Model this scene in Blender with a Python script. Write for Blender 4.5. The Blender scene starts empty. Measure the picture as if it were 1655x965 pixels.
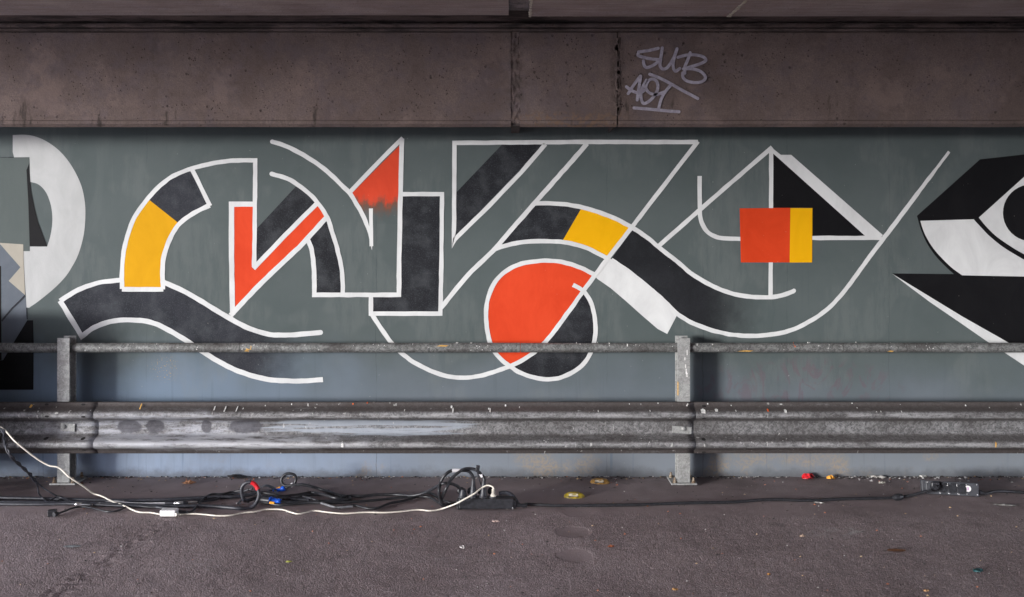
import bpy, bmesh, math, random
from mathutils import Vector, Matrix, noise as mn
from mathutils.geometry import tessellate_polygon
random.seed(7)
S = bpy.context.scene
COL = S.collection
R = math.radians

# ------------------------------------------------------------------ camera
F, HOR, CX, CAMY, CAMZ = 1560.0, 354.0, 827.5, -6.0, 1.6
cd = bpy.data.cameras.new('camera')
cam = bpy.data.objects.new('camera', cd); COL.objects.link(cam)
cam.location = (0, CAMY, CAMZ); cam.rotation_euler = (R(90), 0, 0)
cd.sensor_width = 36; cd.lens = 36*F/1655.0
cd.shift_y = -(482.5-HOR)/1655.0
cd.clip_start = .05; cd.clip_end = 3000
S.camera = cam

# ------------------------------------------------------------------ sky and sun
SUN_AZ, SUN_EL = 51.0, 4.2            # degrees from the wall's normal towards the left; elevation
w = bpy.data.worlds.new('World'); S.world = w; w.use_nodes = True
wn, wl = w.node_tree.nodes, w.node_tree.links
bg = wn['Background']; bg.inputs[1].default_value = .15
sky = wn.new('ShaderNodeTexSky'); sky.sky_type = 'NISHITA'; sky.sun_disc = False
sky.sun_elevation = R(SUN_EL); sky.sun_rotation = R(180+SUN_AZ); sky.air_density = 1.0; sky.dust_density = 2.0
mixs = wn.new('ShaderNodeMix'); mixs.data_type = 'RGBA'; mixs.inputs[0].default_value = .85
wl.new(sky.outputs[0], mixs.inputs[6]); mixs.inputs[7].default_value = (12.3, 12.9, 15.2, 1)   # even cloud cover
wl.new(mixs.outputs[2], bg.inputs[0])
sd = bpy.data.lights.new('sun', 'SUN'); sd.energy = 1.5; sd.angle = R(10); sd.color = (1, .99, .975)
sun = bpy.data.objects.new('sun', sd); COL.objects.link(sun)
a, e = R(SUN_AZ), R(SUN_EL)
sdir = Vector((math.sin(a)*math.cos(e), math.cos(a)*math.cos(e), -math.sin(e)))
sun.rotation_euler = sdir.to_track_quat('-Z', 'Y').to_euler(); sun.location = (-20, -20, 6)
S.view_settings.view_transform = 'Standard'; S.view_settings.look = 'None'
S.view_settings.gamma = 1; S.view_settings.exposure = 1.64

# ------------------------------------------------------------------ helpers
def wallp(px, py, y=0.0):             # a point of the upright plane at depth y
    d = y-CAMY
    return Vector(((px-CX)*d/F, y, CAMZ+(HOR-py)*d/F))
def gp(px, py, h=0.0):                # a point at height h above the floor
    d = F*(CAMZ-h)/(py-HOR)
    return Vector(((px-CX)*d/F, CAMY+d, h))
WORLD = {}
class G:
    def __init__(s): s.v, s.f, s.m, s.sm = [], [], [], []
    def add(s, vs, fs, mi=0, smooth=False):
        o = len(s.v); s.v += [tuple(v) for v in vs]
        for f in fs: s.f.append([i+o for i in f]); s.m.append(mi); s.sm.append(smooth)
        return s
    def box(s, lo, hi, mat=None, mi=0):
        x0, y0, z0 = lo; x1, y1, z1 = hi
        vs = [Vector(p) for p in ((x0,y0,z0),(x1,y0,z0),(x1,y1,z0),(x0,y1,z0),(x0,y0,z1),(x1,y0,z1),(x1,y1,z1),(x0,y1,z1))]
        if mat: vs = [mat @ v for v in vs]
        return s.add(vs, [(0,3,2,1),(4,5,6,7),(0,1,5,4),(1,2,6,5),(2,3,7,6),(3,0,4,7)], mi)
    def bbox(s, lo, hi, b, mat=None, mi=0):      # bevelled box
        bm = bmesh.new(); bmesh.ops.create_cube(bm, size=1)
        for v in bm.verts: v.co = Vector([lo[i]+(hi[i]-lo[i])*(v.co[i]+.5) for i in range(3)])
        bmesh.ops.bevel(bm, geom=bm.edges[:], offset=b, segments=2, affect='EDGES', profile=.5)
        bm.verts.index_update()
        vs = [(mat @ v.co) if mat else v.co.copy() for v in bm.verts]
        s.add(vs, [[v.index for v in f.verts] for f in bm.faces], mi, False); bm.free(); return s
    def tube(s, pts, r, n=8, mi=0, caps=True):
        pts = [Vector(p) for p in pts]
        if not hasattr(r, '__len__'): r = [r]*len(pts)
        t0 = (pts[1]-pts[0]).normalized(); up = Vector((0,0,1)) if abs(t0.z) < .9 else Vector((1,0,0))
        nrm = (up-t0*up.dot(t0)).normalized(); vs, fs = [], []
        for i, p in enumerate(pts):
            t = (pts[min(i+1,len(pts)-1)]-pts[max(i-1,0)]).normalized()
            nrm = (nrm-t*nrm.dot(t)).normalized(); bn = t.cross(nrm)
            for k in range(n):
                an = 2*math.pi*k/n; vs.append(p+(nrm*math.cos(an)+bn*math.sin(an))*r[i])
        for i in range(len(pts)-1):
            for k in range(n):
                k2 = (k+1) % n; fs.append((i*n+k, i*n+k2, (i+1)*n+k2, (i+1)*n+k))
        s.add(vs, fs, mi, True)
        if caps:
            L = len(pts)-1
            s.add([vs[k] for k in range(n)], [list(range(n))[::-1]], mi)
            s.add([vs[L*n+k] for k in range(n)], [list(range(n))], mi)
        return s
    def lathe(s, prof, mat, n=20, mi=0):         # profile (radius, height) turned about local z
        vs, fs = [], []
        for (r, z) in prof:
            for k in range(n):
                an = 2*math.pi*k/n; vs.append(mat @ Vector((r*math.cos(an), r*math.sin(an), z)))
        for i in range(len(prof)-1):
            for k in range(n):
                k2 = (k+1) % n; fs.append((i*n+k, i*n+k2, (i+1)*n+k2, (i+1)*n+k))
        s.add(vs, fs, mi, True)
        s.add(vs[:n], [list(range(n))[::-1]], mi); s.add(vs[-n:], [list(range(n))], mi)
        return s
    def build(s, name, mats, parent=None, loc=None):
        if not isinstance(mats, (list, tuple)): mats = [mats]
        xs = list(zip(*s.v))
        if loc is None: loc = Vector(((min(xs[0])+max(xs[0]))/2, (min(xs[1])+max(xs[1]))/2, min(xs[2])))
        loc = Vector(loc)
        me = bpy.data.meshes.new(name)
        me.from_pydata([(v[0]-loc.x, v[1]-loc.y, v[2]-loc.z) for v in s.v], [], s.f)
        for m in mats: me.materials.append(m)
        me.polygons.foreach_set('material_index', s.m); me.polygons.foreach_set('use_smooth', s.sm)
        me.update()
        o = bpy.data.objects.new(name, me); COL.objects.link(o)
        put(o, loc, parent); return o
def put(o, loc, parent):
    WORLD[o.name] = Vector(loc)
    if parent: o.parent = parent; o.location = Vector(loc)-WORLD[parent.name]
    else: o.location = loc
def empty(name, loc):
    o = bpy.data.objects.new(name, None); COL.objects.link(o); o.empty_display_size = .1; put(o, loc, None); return o
def tag(o, label, cat, group=None):
    o['label'] = label; o['category'] = cat
    if group: o['group'] = group
    return o
def kind(o, k): o['kind'] = k; return o
def lab(o, t): o['label'] = t; return o
def clone(o, parent, dloc):           # a copied part moved by dloc (world), with its own parts
    c = o.copy(); COL.objects.link(c); put(c, WORLD[o.name]+dloc, parent)
    for ch in o.children: clone(ch, c, dloc)
    return c
def crom(pts, n=8, closed=False):
    pts = [Vector(p) for p in pts]
    if len(pts) < 3: return pts
    out = []; N = len(pts)
    for i in range(N if closed else N-1):
        if closed: p0, p1, p2, p3 = pts[i-1], pts[i], pts[(i+1) % N], pts[(i+2) % N]
        else: p1, p2 = pts[i], pts[i+1]; p0 = pts[i-1] if i else p1*2-p2; p3 = pts[i+2] if i+2 < N else p2*2-p1
        for k in range(n):
            t = k/n
            out.append(.5*((2*p1)+(p2-p0)*t+(2*p0-5*p1+4*p2-p3)*t*t+(3*p1-p0-3*p2+p3)*t**3))
    if not closed: out.append(pts[-1])
    return out

# ------------------------------------------------------------------ materials
class Mat:
    def __init__(s, name, rough=.7, metal=0.0, spec=.5):
        s.m = bpy.data.materials.new(name); s.m.use_nodes = True
        s.t = s.m.node_tree; s.n = s.t.nodes; s.b = s.n['Principled BSDF']
        s.b.inputs['Roughness'].default_value = rough; s.b.inputs['Metallic'].default_value = metal
        s.b.inputs['Specular IOR Level'].default_value = spec
        s.pos = s.n.new('ShaderNodeNewGeometry').outputs['Position']
    def ln(s, a, b): s.t.links.new(a, b)
    def set(s, inp, v):
        if isinstance(v, bpy.types.NodeSocket): s.ln(v, inp)
        else:
            if isinstance(v, (tuple, list)) and len(v) == 3 and len(inp.default_value) == 4: v = (*v, 1)
            inp.default_value = v
    def base(s, c): s.set(s.b.inputs['Base Color'], c); return s
    def rough(s, v): s.set(s.b.inputs['Roughness'], v); return s
    def scaled(s, sc, off=(0,0,0)):
        n = s.n.new('ShaderNodeMapping'); n.vector_type = 'TEXTURE' if 0 else 'POINT'
        s.ln(s.pos, n.inputs[0]); n.inputs['Scale'].default_value = sc; n.inputs['Location'].default_value = off
        return n.outputs[0]
    def noise(s, scale, detail=4, rough=.55, vec=None, dist=0):
        n = s.n.new('ShaderNodeTexNoise'); s.ln(vec or s.pos, n.inputs['Vector'])
        n.inputs['Scale'].default_value = scale; n.inputs['Detail'].default_value = detail
        n.inputs['Roughness'].default_value = rough; n.inputs['Distortion'].default_value = dist
        return n.outputs['Fac']
    def voro(s, scale, vec=None, feat='F1', out='Distance', rnd=1):
        n = s.n.new('ShaderNodeTexVoronoi'); n.feature = feat; s.ln(vec or s.pos, n.inputs['Vector'])
        n.inputs['Scale'].default_value = scale; n.inputs['Randomness'].default_value = rnd
        return n.outputs[out]
    def ramp(s, f, a, b, lo=0.0, hi=1.0):          # smooth map of a..b to lo..hi
        n = s.n.new('ShaderNodeMapRange'); n.interpolation_type = 'SMOOTHSTEP'
        s.set(n.inputs[0], f)
        for i, v in ((1, a), (2, b), (3, lo), (4, hi)): n.inputs[i].default_value = v
        return n.outputs[0]
    def math(s, op, a, b=0.0):
        n = s.n.new('ShaderNodeMath'); n.operation = op; s.set(n.inputs[0], a); s.set(n.inputs[1], b); return n.outputs[0]
    def mix(s, f, a, b, mode='MIX'):
        n = s.n.new('ShaderNodeMix'); n.data_type = 'RGBA'; n.blend_type = mode
        s.set(n.inputs[0], f); s.set(n.inputs[6], a); s.set(n.inputs[7], b); return n.outputs[2]
    def xyz(s):
        n = s.n.new('ShaderNodeSeparateXYZ'); s.ln(s.pos, n.inputs[0]); return n.outputs
    def blob(s, c, r, amt=.5, nscale=12, soft=(1.1, .55), detail=5, vec=None):     # stain of its own shape around c
        n = s.n.new('ShaderNodeVectorMath'); n.operation = 'SUBTRACT'; s.ln(s.pos, n.inputs[0]); n.inputs[1].default_value = c
        m = s.n.new('ShaderNodeVectorMath'); m.operation = 'DIVIDE'; s.ln(n.outputs[0], m.inputs[0]); m.inputs[1].default_value = r
        l = s.n.new('ShaderNodeVectorMath'); l.operation = 'LENGTH'; s.ln(m.outputs[0], l.inputs[0])
        d = s.math('ADD', l.outputs['Value'], s.math('MULTIPLY', s.math('SUBTRACT', s.noise(nscale, detail, .7, vec), .5), amt*2))
        return s.ramp(d, soft[0], soft[1], 0, 1)
    def bump(s, h, strength=.5, dist=.01):
        n = s.n.new('ShaderNodeBump'); n.inputs['Strength'].default_value = strength; n.inputs['Distance'].default_value = dist
        s.set(n.inputs['Height'], h)
        if s.b.inputs['Normal'].is_linked: s.ln(s.b.inputs['Normal'].links[0].from_socket, n.inputs['Normal'])
        s.ln(n.outputs[0], s.b.inputs['Normal']); return s

def wall_colour(m):                   # green-grey repaint over older blue-grey, bluish light painted in low on the left
    x, y, z = m.xyz()
    big = m.noise(1.6, 5, .6); brush = m.noise(3, 6, .65, m.scaled((1, 1, .35)), 1.5)
    c = m.mix(m.ramp(big, .3, .7), (.074, .093, .093), (.090, .109, .109))
    c = m.mix(m.math('MULTIPLY', m.ramp(brush, .52, .75), .25), c, (.130, .150, .148))
    edge = m.math('ADD', z, m.math('MULTIPLY', m.math('SUBTRACT', m.noise(2.2, 4, .5), .5), .55))
    edge = m.math('ADD', edge, m.math('MULTIPLY', m.ramp(x, -1.5, 2.8), .12))
    low = m.ramp(edge, .92, .48)
    blue = m.mix(m.ramp(m.noise(2.5, 4), .3, .7), (.116, .140, .160), (.134, .157, .180))
    blue = m.mix(m.ramp(m.math('ADD', x, m.math('MULTIPLY', m.noise(1.1, 3), 1.2)), -.2, -1.6), blue, (.158, .212, .280))  # bluish light on the left put into the paint colour
    pale = m.mix(m.ramp(x, .2, -1.8), (.185, .208, .236), (.250, .312, .415))  # paler foot band, with bright bluish light painted in towards the left
    blue = m.mix(m.ramp(m.math('ADD', z, m.math('MULTIPLY', m.noise(3, 4), .1)), .38, .22), blue, pale)
    c = m.mix(low, c, blue)
    # bare render and drips near the foot
    foot = m.ramp(z, .20, .08)
    bare = m.ramp(m.noise(2.6, 5, .6, m.scaled((1, 1, 1.2), (3.1, 0, 0))), .50, .62)
    bare = m.math('MULTIPLY', m.math('MULTIPLY', bare, m.ramp(m.noise(60, 3, .6), .35, .6)), foot)
    bare = m.math('MULTIPLY', bare, m.ramp(x, -2.6, -.3))
    c = m.mix(m.math('MULTIPLY', bare, .8), c, (.30, .245, .185))
    drip = m.ramp(m.noise(30, 2, .5, m.scaled((1, 1, .03))), .60, .70)
    drip = m.math('MULTIPLY', m.math('MULTIPLY', drip, m.ramp(z, .24, .16)), m.ramp(m.noise(1.3, 2), .42, .58))
    c = m.mix(m.math('MULTIPLY', drip, .55), c, (.10, .14, .20))
    for (jx, k) in ((608, .45), (981, .25), (1136, .4), (1272, .3), (237, .2), (1437, .25)):
        jl = m.math('ABSOLUTE', m.math('SUBTRACT', m.math('ADD', x, m.math('MULTIPLY', m.math('SUBTRACT', m.noise(5, 4, .7), .5), .03)), (jx-CX)/260))
        c = m.mix(m.math('MULTIPLY', m.math('MULTIPLY', m.ramp(jl, .0035, .0012), m.ramp(m.noise(3, 2), .35, .55)), k), c, (.035, .042, .045))
    sw = m.math('MULTIPLY', m.ramp(m.noise(1.8, 3, .5, m.scaled((1, 1, 1), (5, 0, 2))), .50, .56), m.ramp(m.noise(18, 5, .7, m.scaled((1, 1, .2))), .35, .6))
    c = m.mix(m.math('MULTIPLY', sw, .16), c, (.19, .205, .20))
    st = m.ramp(m.noise(24, 3, .55, m.scaled((1, 1, .05), (2, 0, 0))), .60, .72)
    c = m.mix(m.math('MULTIPLY', st, .14), c, (.06, .075, .085))
    spl = m.math('MULTIPLY', m.ramp(m.math('ADD', z, m.math('MULTIPLY', m.math('SUBTRACT', m.noise(9, 5, .7), .5), .12)), .07, .0), .6)
    c = m.mix(spl, c, (.085, .085, .088))
    # ghost of an older purple tag, faint rusty specks
    g = m.math('MULTIPLY', m.blob((1.75, 0, .58), (.75, 1, .16), .5, 5), m.ramp(m.noise(9, 3, .6, m.scaled((1, 1, .5)), 2), .5, .62))
    c = m.mix(m.math('MULTIPLY', g, .30), c, (.14, .06, .085))
    sp = m.math('MULTIPLY', m.blob((-2.16, 0, .67), (.11, 1, .09), .4, 20), m.ramp(m.noise(110, 2, .6), .60, .68))
    c = m.mix(sp, c, (.42, .28, .10))
    sp = m.ramp(m.noise(55, 2, .5), .74, .77)
    return m.mix(m.math('MULTIPLY', sp, .5), c, (.32, .33, .32))
def wall_relief(m):
    m.bump(m.noise(90, 4, .6), .12, .006)
    m.bump(m.noise(2.5, 5, .6, m.scaled((1, 1, .4))), .25, .01)

def paint(name, c1, c2, rough=.55, fade=None, mottled=.0, streak=.35):
    m = Mat(name, rough+.15, spec=.10)
    c = m.mix(m.ramp(m.noise(5, 6, .65, m.scaled((1, 1, .6)), .8), .3, .72), c1, c2)
    c = m.mix(m.math('MULTIPLY', m.ramp(m.noise(25, 4, .6, m.scaled((1, 1, .25))), .5, .75), streak), c, c2)
    if mottled:
        c = m.mix(m.math('MULTIPLY', m.ramp(m.noise(7, 5, .6), .42, .72), mottled), c, (.082, .090, .098))
        c = m.mix(m.math('MULTIPLY', m.ramp(m.noise(140, 2, .5), .5, .7), mottled*.6), c, (.10, .11, .12))
    if fade:                          # sprayed end: paint thins out to the wall's own colour
        f = fade(m)
        if fade is fade_drip: c = m.mix(m.math('MULTIPLY', m.ramp(f, .02, .5), .9), c, (.17, .062, .022))
        c = m.mix(f, c, wall_colour(m))
    sp = m.ramp(m.noise(70, 2, .5), .76, .79)
    c = m.mix(m.math('MULTIPLY', sp, .5), c, (.55, .5, .45))
    m.base(c); wall_relief(m); return m.m
def fade_x(px0, px1):
    def f(m):
        x = m.math('ADD', m.xyz()[0], m.math('MULTIPLY', m.math('SUBTRACT', m.noise(6, 5, .65), .5), .25))
        return m.ramp(x, (px0-CX)/260, (px1-CX)/260)
    return f
def fade_drip(m):
    z = m.math('ADD', m.xyz()[2], m.math('MULTIPLY', m.math('ADD', m.math('MULTIPLY', m.math('SUBTRACT', m.noise(17, 3, .6, m.scaled((1, 1, .18), (.4, 0, 0))), .5), .8), m.math('MULTIPLY', m.math('SUBTRACT', m.noise(40, 3, .7), .5), .35)), .22))
    return m.ramp(z, CAMZ+(HOR-314)/260, CAMZ+(HOR-354)/260)

m = Mat('painted_concrete', .75, spec=.2); m.base(wall_colour(m)); wall_relief(m); M_WALL = m.m
M_WHITE = paint('white_paint', (.56, .57, .57), (.67, .685, .68), .5)
M_CHALK = paint('chalky_white_paint', (.40, .41, .405), (.47, .48, .475), .6)
M_BLACK = paint('black_paint', (.014, .015, .018), (.020, .021, .025), .5, mottled=.42)
M_SOOT = paint('sprayed_charcoal', (.022, .024, .030), (.034, .036, .044), .6, mottled=.45)
M_SOOTF = paint('sprayed_charcoal_fading_left', (.022, .024, .030), (.034, .036, .044), .6, fade_x(400, 512), .5)
M_BLACKF = paint('black_paint_fading', (.012, .013, .015), (.018, .019, .022), .5, fade_x(1135, 1248), .1)
M_JET = paint('jet_black_paint', (.006, .006, .007), (.009, .009, .010), .45, streak=.1)
M_RED = paint('orange_red_paint', (.58, .050, .015), (.65, .064, .021), .5)
M_REDD = paint('deep_red_paint', (.54, .045, .011), (.62, .055, .015), .5)
M_REDF = paint('red_paint_dripping', (.54, .052, .022), (.62, .066, .028), .55, fade_drip)
M_YEL = paint('yellow_paint', (.58, .29, .003), (.64, .325, .005), .5)
M_LEM = paint('lemon_paint', (.72, .37, .002), (.78, .40, .004), .5, streak=.1)
M_BEIGE = paint('beige_paint', (.33, .31, .26), (.38, .355, .30), .55)
M_SLATE = paint('slate_paint', (.105, .122, .145), (.125, .142, .165), .55)
M_PANEL = paint('grey_panel_paint', (.088, .106, .103), (.098, .116, .112), .55)

def concrete(name, dark, light, foot=None, pits=.5, streaky=None):
    m = Mat(name, .85, spec=.25)
    c = m.mix(m.ramp(m.noise(2.2, 6, .62), .3, .7), dark, light)
    if streaky: c = m.mix(m.math('MULTIPLY', m.ramp(m.noise(9, 6, .7, m.scaled(streaky)), .38, .68), .6), c, tuple(v*.62 for v in dark))
    c = m.mix(m.math('MULTIPLY', m.ramp(m.noise(6, 6, .7), .50, .68), .35), c, (light[0]*.95, light[1]*.98, light[2]*1.18))
    c = m.mix(m.math('MULTIPLY', m.ramp(m.noise(120, 3, .7), .35, .62), .45), c, tuple(v*.72 for v in dark))
    big = m.ramp(m.voro(16), .15, .07)
    big = m.math('MULTIPLY', big, m.ramp(m.noise(3, 3), .48, .60))
    sm = m.math('MULTIPLY', m.ramp(m.voro(48), .26, .10), m.ramp(m.noise(11, 3), .50, .62))
    hole = m.math('MAXIMUM', big, sm)
    c = m.mix(m.math('MULTIPLY', hole, pits), c, tuple(v*.18 for v in dark))
    if foot: c = foot(m, c)
    m.base(c)
    m.bump(m.noise(140, 4, .65), .35, .006); m.bump(m.noise(14, 5, .6), .25, .02)
    m.bump(m.math('SUBTRACT', 1.0, hole), .6, .01)
    return m.m
def beam_stains(m, c):
    x, y, z = m.xyz()
    c = m.mix(m.math('MULTIPLY', m.ramp(m.noise(5, 7, .75), .47, .62), .5), c, (.108, .088, .096))
    c = m.mix(m.math('MULTIPLY', m.ramp(m.noise(28, 5, .75), .50, .68), .5), c, (.075, .058, .054))
    c = m.mix(m.math('MULTIPLY', m.ramp(m.noise(3.3, 6, .7, m.scaled((1, 1, 1), (9, 0, 4))), .52, .66), .4), c, (.225, .166, .148))
    run = m.math('MULTIPLY', m.ramp(m.noise(11, 4, .6, m.scaled((1, 1, .25))), .60, .70), m.ramp(z, 2.36, 2.24))
    c = m.mix(m.math('MULTIPLY', run, .75), c, (.022, .018, .016))
    top = m.math('MULTIPLY', m.ramp(m.noise(7, 5, .7, m.scaled((.4, 1, 1.5))), .45, .6), m.ramp(z, 2.64, 2.70))
    c = m.mix(m.math('MULTIPLY', top, .8), c, (.025, .020, .018))
    for (jx, wd) in ((833, .06), (997, .05), (250, .03), (1376, .03)):
        b = m.math('MULTIPLY', m.blob(((jx-CX)*5.5/F, -.5, 2.40), (wd, 1, .42), .9, 7, (1.1, .3), 6, m.scaled((1, 1, .35))), (.50 if jx < 900 else .38) if wd > .04 else .2)
        c = m.mix(m.math('MULTIPLY', b, m.ramp(m.noise(22, 5, .75), .38, .58)), c, (.030, .024, .022))
    crust = m.math('MULTIPLY', m.ramp(m.noise(30, 4, .7), .45, .6), m.ramp(z, 2.225, 2.19))
    crust = m.math('MULTIPLY', crust, m.blob((.33, -.5, 2.2), (.34, 1, .2), .2, 9))
    c = m.mix(m.math('MULTIPLY', crust, .7), c, (.18, .115, .075))
    return c
M_BEAM = concrete('beam_concrete', (.118, .088, .079), (.185, .142, .129), beam_stains, .62)
M_SLAB = concrete('slab_concrete', (.37, .305, .285), (.52, .445, .42), None, .2, (.35, 4, 1))
M_GAP = concrete('joint_mortar', (.055, .045, .043), (.10, .084, .080), None, .8)
m = Mat('lime_crust', .9); m.base(m.mix(m.noise(60, 3), (.35, .31, .24), (.62, .58, .48))); M_LIME = m.m
m = Mat('pale_marker_paint', .6)
m.base(m.mix(m.ramp(m.noise(40, 4, .7), .40, .66), (.27, .25, .30), (.39, .37, .44))); M_TAG = m.m

def steel(name, tint=(1, 1, 1), rail=False, dirt=.55, seed=0.0, lo=.10, hi=.30):
    m = Mat(name, .5, .35)
    sp = m.noise(38, 5, .75, m.scaled((1, 1, 1), (seed, seed, 0)), 1.2)
    c = m.mix(m.ramp(sp, .36, .66), tuple(lo*t for t in tint), tuple(hi*t for t in tint))
    c = m.mix(m.math('MULTIPLY', m.ramp(m.noise(150, 2, .6), .60, .70), .6), c, tuple(.42*t for t in tint))
    d = m.ramp(m.noise(6, 6, .72, m.scaled((.5, 1, 1.6), (0, seed, 0))), .40, .68)
    c = m.mix(m.math('MULTIPLY', d, dirt), c, (.050, .042, .040))
    if rail:
        x, y, z = m.xyz()
        # grime and painted-in shade on slopes and edges, chalky scuffs on the proud ridges
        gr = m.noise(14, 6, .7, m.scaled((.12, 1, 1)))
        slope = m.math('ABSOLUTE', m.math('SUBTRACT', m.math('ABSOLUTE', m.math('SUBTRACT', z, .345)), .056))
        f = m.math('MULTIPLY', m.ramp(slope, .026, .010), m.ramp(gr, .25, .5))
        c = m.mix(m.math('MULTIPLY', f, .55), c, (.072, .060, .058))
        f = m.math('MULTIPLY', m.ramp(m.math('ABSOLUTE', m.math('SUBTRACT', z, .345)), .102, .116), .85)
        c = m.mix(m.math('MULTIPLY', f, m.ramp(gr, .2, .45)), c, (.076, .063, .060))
        sc = m.math('MULTIPLY', m.ramp(m.noise(20, 6, .75, m.scaled((.22, 1, 1.6))), .38, .54),
                    m.blob((-1.75, -.27, .262), (.95, 1, .055), .5, 6))
        c = m.mix(m.math('MULTIPLY', sc, .8), c, (.52, .53, .56))
        cr = m.ramp(m.math('ABSOLUTE', m.math('SUBTRACT', m.math('ABSOLUTE', m.math('SUBTRACT', z, .345)), .087)), .022, .008)
        cr = m.math('MULTIPLY', cr, m.ramp(m.noise(17, 7, .78, m.scaled((.3, 1, 2), (7, 0, 0))), .44, .62))
        c = m.mix(m.math('MULTIPLY', cr, .55), c, (.46, .46, .47))
        lf = m.math('MULTIPLY', m.ramp(m.noise(15, 8, .78, m.scaled((.30, 1, 1.5), (3, 0, 0))), .42, .58), m.blob((-2.15, -.2, .345), (.75, 1, .125), .6, 5, (1.1, .5)))
        c = m.mix(m.math('MULTIPLY', lf, .65), c, (.43, .445, .49))
        pa = m.blob((-.87, -.2, .349), (.62, 1, .048), 1.0, 9, (1.15, .90), 8, m.scaled((.22, 1, 6)))
        pa = m.math('MULTIPLY', pa, m.ramp(m.noise(9, 8, .75, m.scaled((.12, 1, 4))), .38, .48))
        c = m.mix(pa, c, m.mix(m.noise(9, 4), (.26, .29, .33), (.36, .39, .43)))
        for (px, wd) in ((205, 22), (247, 16), (395, 30), (330, 9)):
            dk = m.blob(((px-CX)*5.77/F, -.2, .352), (wd/270, 1, .045), .28, 14, (1.05, .8))
            c = m.mix(m.math('MULTIPLY', dk, .8), c, (.060, .058, .070))
        dr = m.math('MULTIPLY', m.ramp(m.noise(42, 2, .5, m.scaled((1, 1, .30))), .68, .71), m.ramp(m.noise(2, 2), .45, .6))
        c = m.mix(m.math('MULTIPLY', dr, .8), c, (.62, .62, .60))
    m.base(c); m.rough(m.ramp(sp, .3, .7, .74, .56))
    m.bump(m.noise(45, 5, .7), .3, .004); m.bump(m.noise(160, 3, .6), .2, .002)
    return m.m
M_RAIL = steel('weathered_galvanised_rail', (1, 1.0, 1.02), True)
M_POST = steel('galvanised_post', (1.6, 1.63, 1.6), False, .22, 2.3, .17, .26)
M_PIPE = steel('galvanised_pipe', (.92, .95, .93), False, .75, 4.1)
m = Mat('rusty_bolt', .7, .3); m.base(m.mix(m.ramp(m.noise(90, 3), .4, .6), (.16, .10, .06), (.42, .36, .28))); M_BOLT = m.m
def plain(name, c, rough=.5, metal=0, var=.25, bump=True):
    m = Mat(name, rough, metal)
    m.base(m.mix(m.ramp(m.noise(60, 4, .65), .35, .65), tuple(v*(1-var) for v in c), tuple(min(1, v*(1+var)) for v in c)))
    if bump: m.bump(m.noise(220, 2), .15, .002)
    return m.m
M_HOLE = plain('bolt_hole_shadowed_steel', (.012, .011, .011), .9)
M_FLECK = plain('fleck_white_paint', (.75, .75, .73), .6)
M_FLECKO = plain('fleck_ochre_paint', (.62, .36, .09), .6)
M_FLECKR = plain('fleck_orange_paint', (.75, .14, .03), .6)
M_RUB = plain('black_rubber', (.022, .023, .027), .42, 0, .35)
M_RUBG = plain('dusty_rubber', (.031, .033, .042), .45, 0, .35)
M_PLA = plain('black_plastic', (.022, .023, .028), .42, 0, .4)
M_PLAG = plain('charcoal_plastic', (.045, .047, .055), .5, 0, .3)
M_WCAB = plain('cream_cable_sheath', (.66, .62, .54), .45, 0, .1)
M_WPLA = plain('white_plastic', (.78, .78, .78), .35, 0, .05)
M_BLUE = plain('blue_plastic', (.010, .105, .62), .35, 0, .2)
M_PURP = plain('purple_plastic', (.24, .02, .36), .4, 0, .2)
M_TAPER = plain('red_tape', (.70, .02, .03), .4, 0, .15)
M_TAPEW = plain('white_tape', (.74, .73, .75), .5, 0, .08)
M_ORNG = plain('orange_latch', (.80, .36, .03), .45, 0, .15)
M_NICK = plain('nickel_plating', (.62, .62, .63), .28, .9, .1)
M_STUD = plain('yellow_stud_plastic', (.42, .31, .02), .5, 0, .4)
M_STUDO = plain('ochre_stud_plastic', (.38, .21, .045), .5, 0, .4)
M_REFL = plain('grimy_reflector', (.62, .55, .42), .3, 0, .4)
M_CASE = plain('black_laminate', (.03, .03, .032), .5, 0, .2)
M_ALU = plain('aluminium_edge', (.55, .55, .56), .35, .9, .1)

# asphalt
m = Mat('asphalt', .82, spec=.35)
x, y, z = m.xyz()
c = m.mix(m.ramp(m.noise(1.7, 6, .6), .3, .7), (.255, .206, .208), (.335, .276, .280))
rough_zone = m.ramp(m.math('ADD', y, m.math('MULTIPLY', m.math('SUBTRACT', m.noise(2.5, 4), .5), .5)), -.62, -.95)
for (px, py) in ((930, 897), (925, 859), (934, 826)):     # smooth filled patches where studs were taken out
    rough_zone = m.math('MULTIPLY', rough_zone, m.math('SUBTRACT', 1.0, m.blob(tuple(gp(px, py)), (.095, .095, 1),   .30, 12, (1.12, .80), 4)))
ag = m.voro(128, None, 'F1', 'Distance'); agc = m.voro(128, None, 'F1', 'Color')
n = m.n.new('ShaderNodeSeparateColor'); m.ln(agc, n.inputs[0])
stone = m.ramp(n.outputs[0], 0, 1, .80, 1.22)
c = m.mix(1.0, c, m.mix(rough_zone, (1, 1, 1), stone), 'MULTIPLY')
crev = m.math('MULTIPLY', m.ramp(m.noise(115, 4, .7), .40, .30), rough_zone)
c = m.mix(m.math('MULTIPLY', crev, .55), c, (.040, .031, .031))
c = m.mix(m.math('MULTIPLY', m.ramp(m.noise(180, 2, .5), .70, .76), .55), c, (.26, .24, .23))
c = m.mix(m.math('MULTIPLY', m.ramp(m.noise(5, 6, .7, m.scaled((.6, 1.3, 1))), .56, .72), .35), c, (.15, .135, .14))
c = m.mix(m.math('MULTIPLY', m.ramp(m.noise(4, 5, .7), .58, .75), .4), c, (.040, .032, .031))
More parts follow.
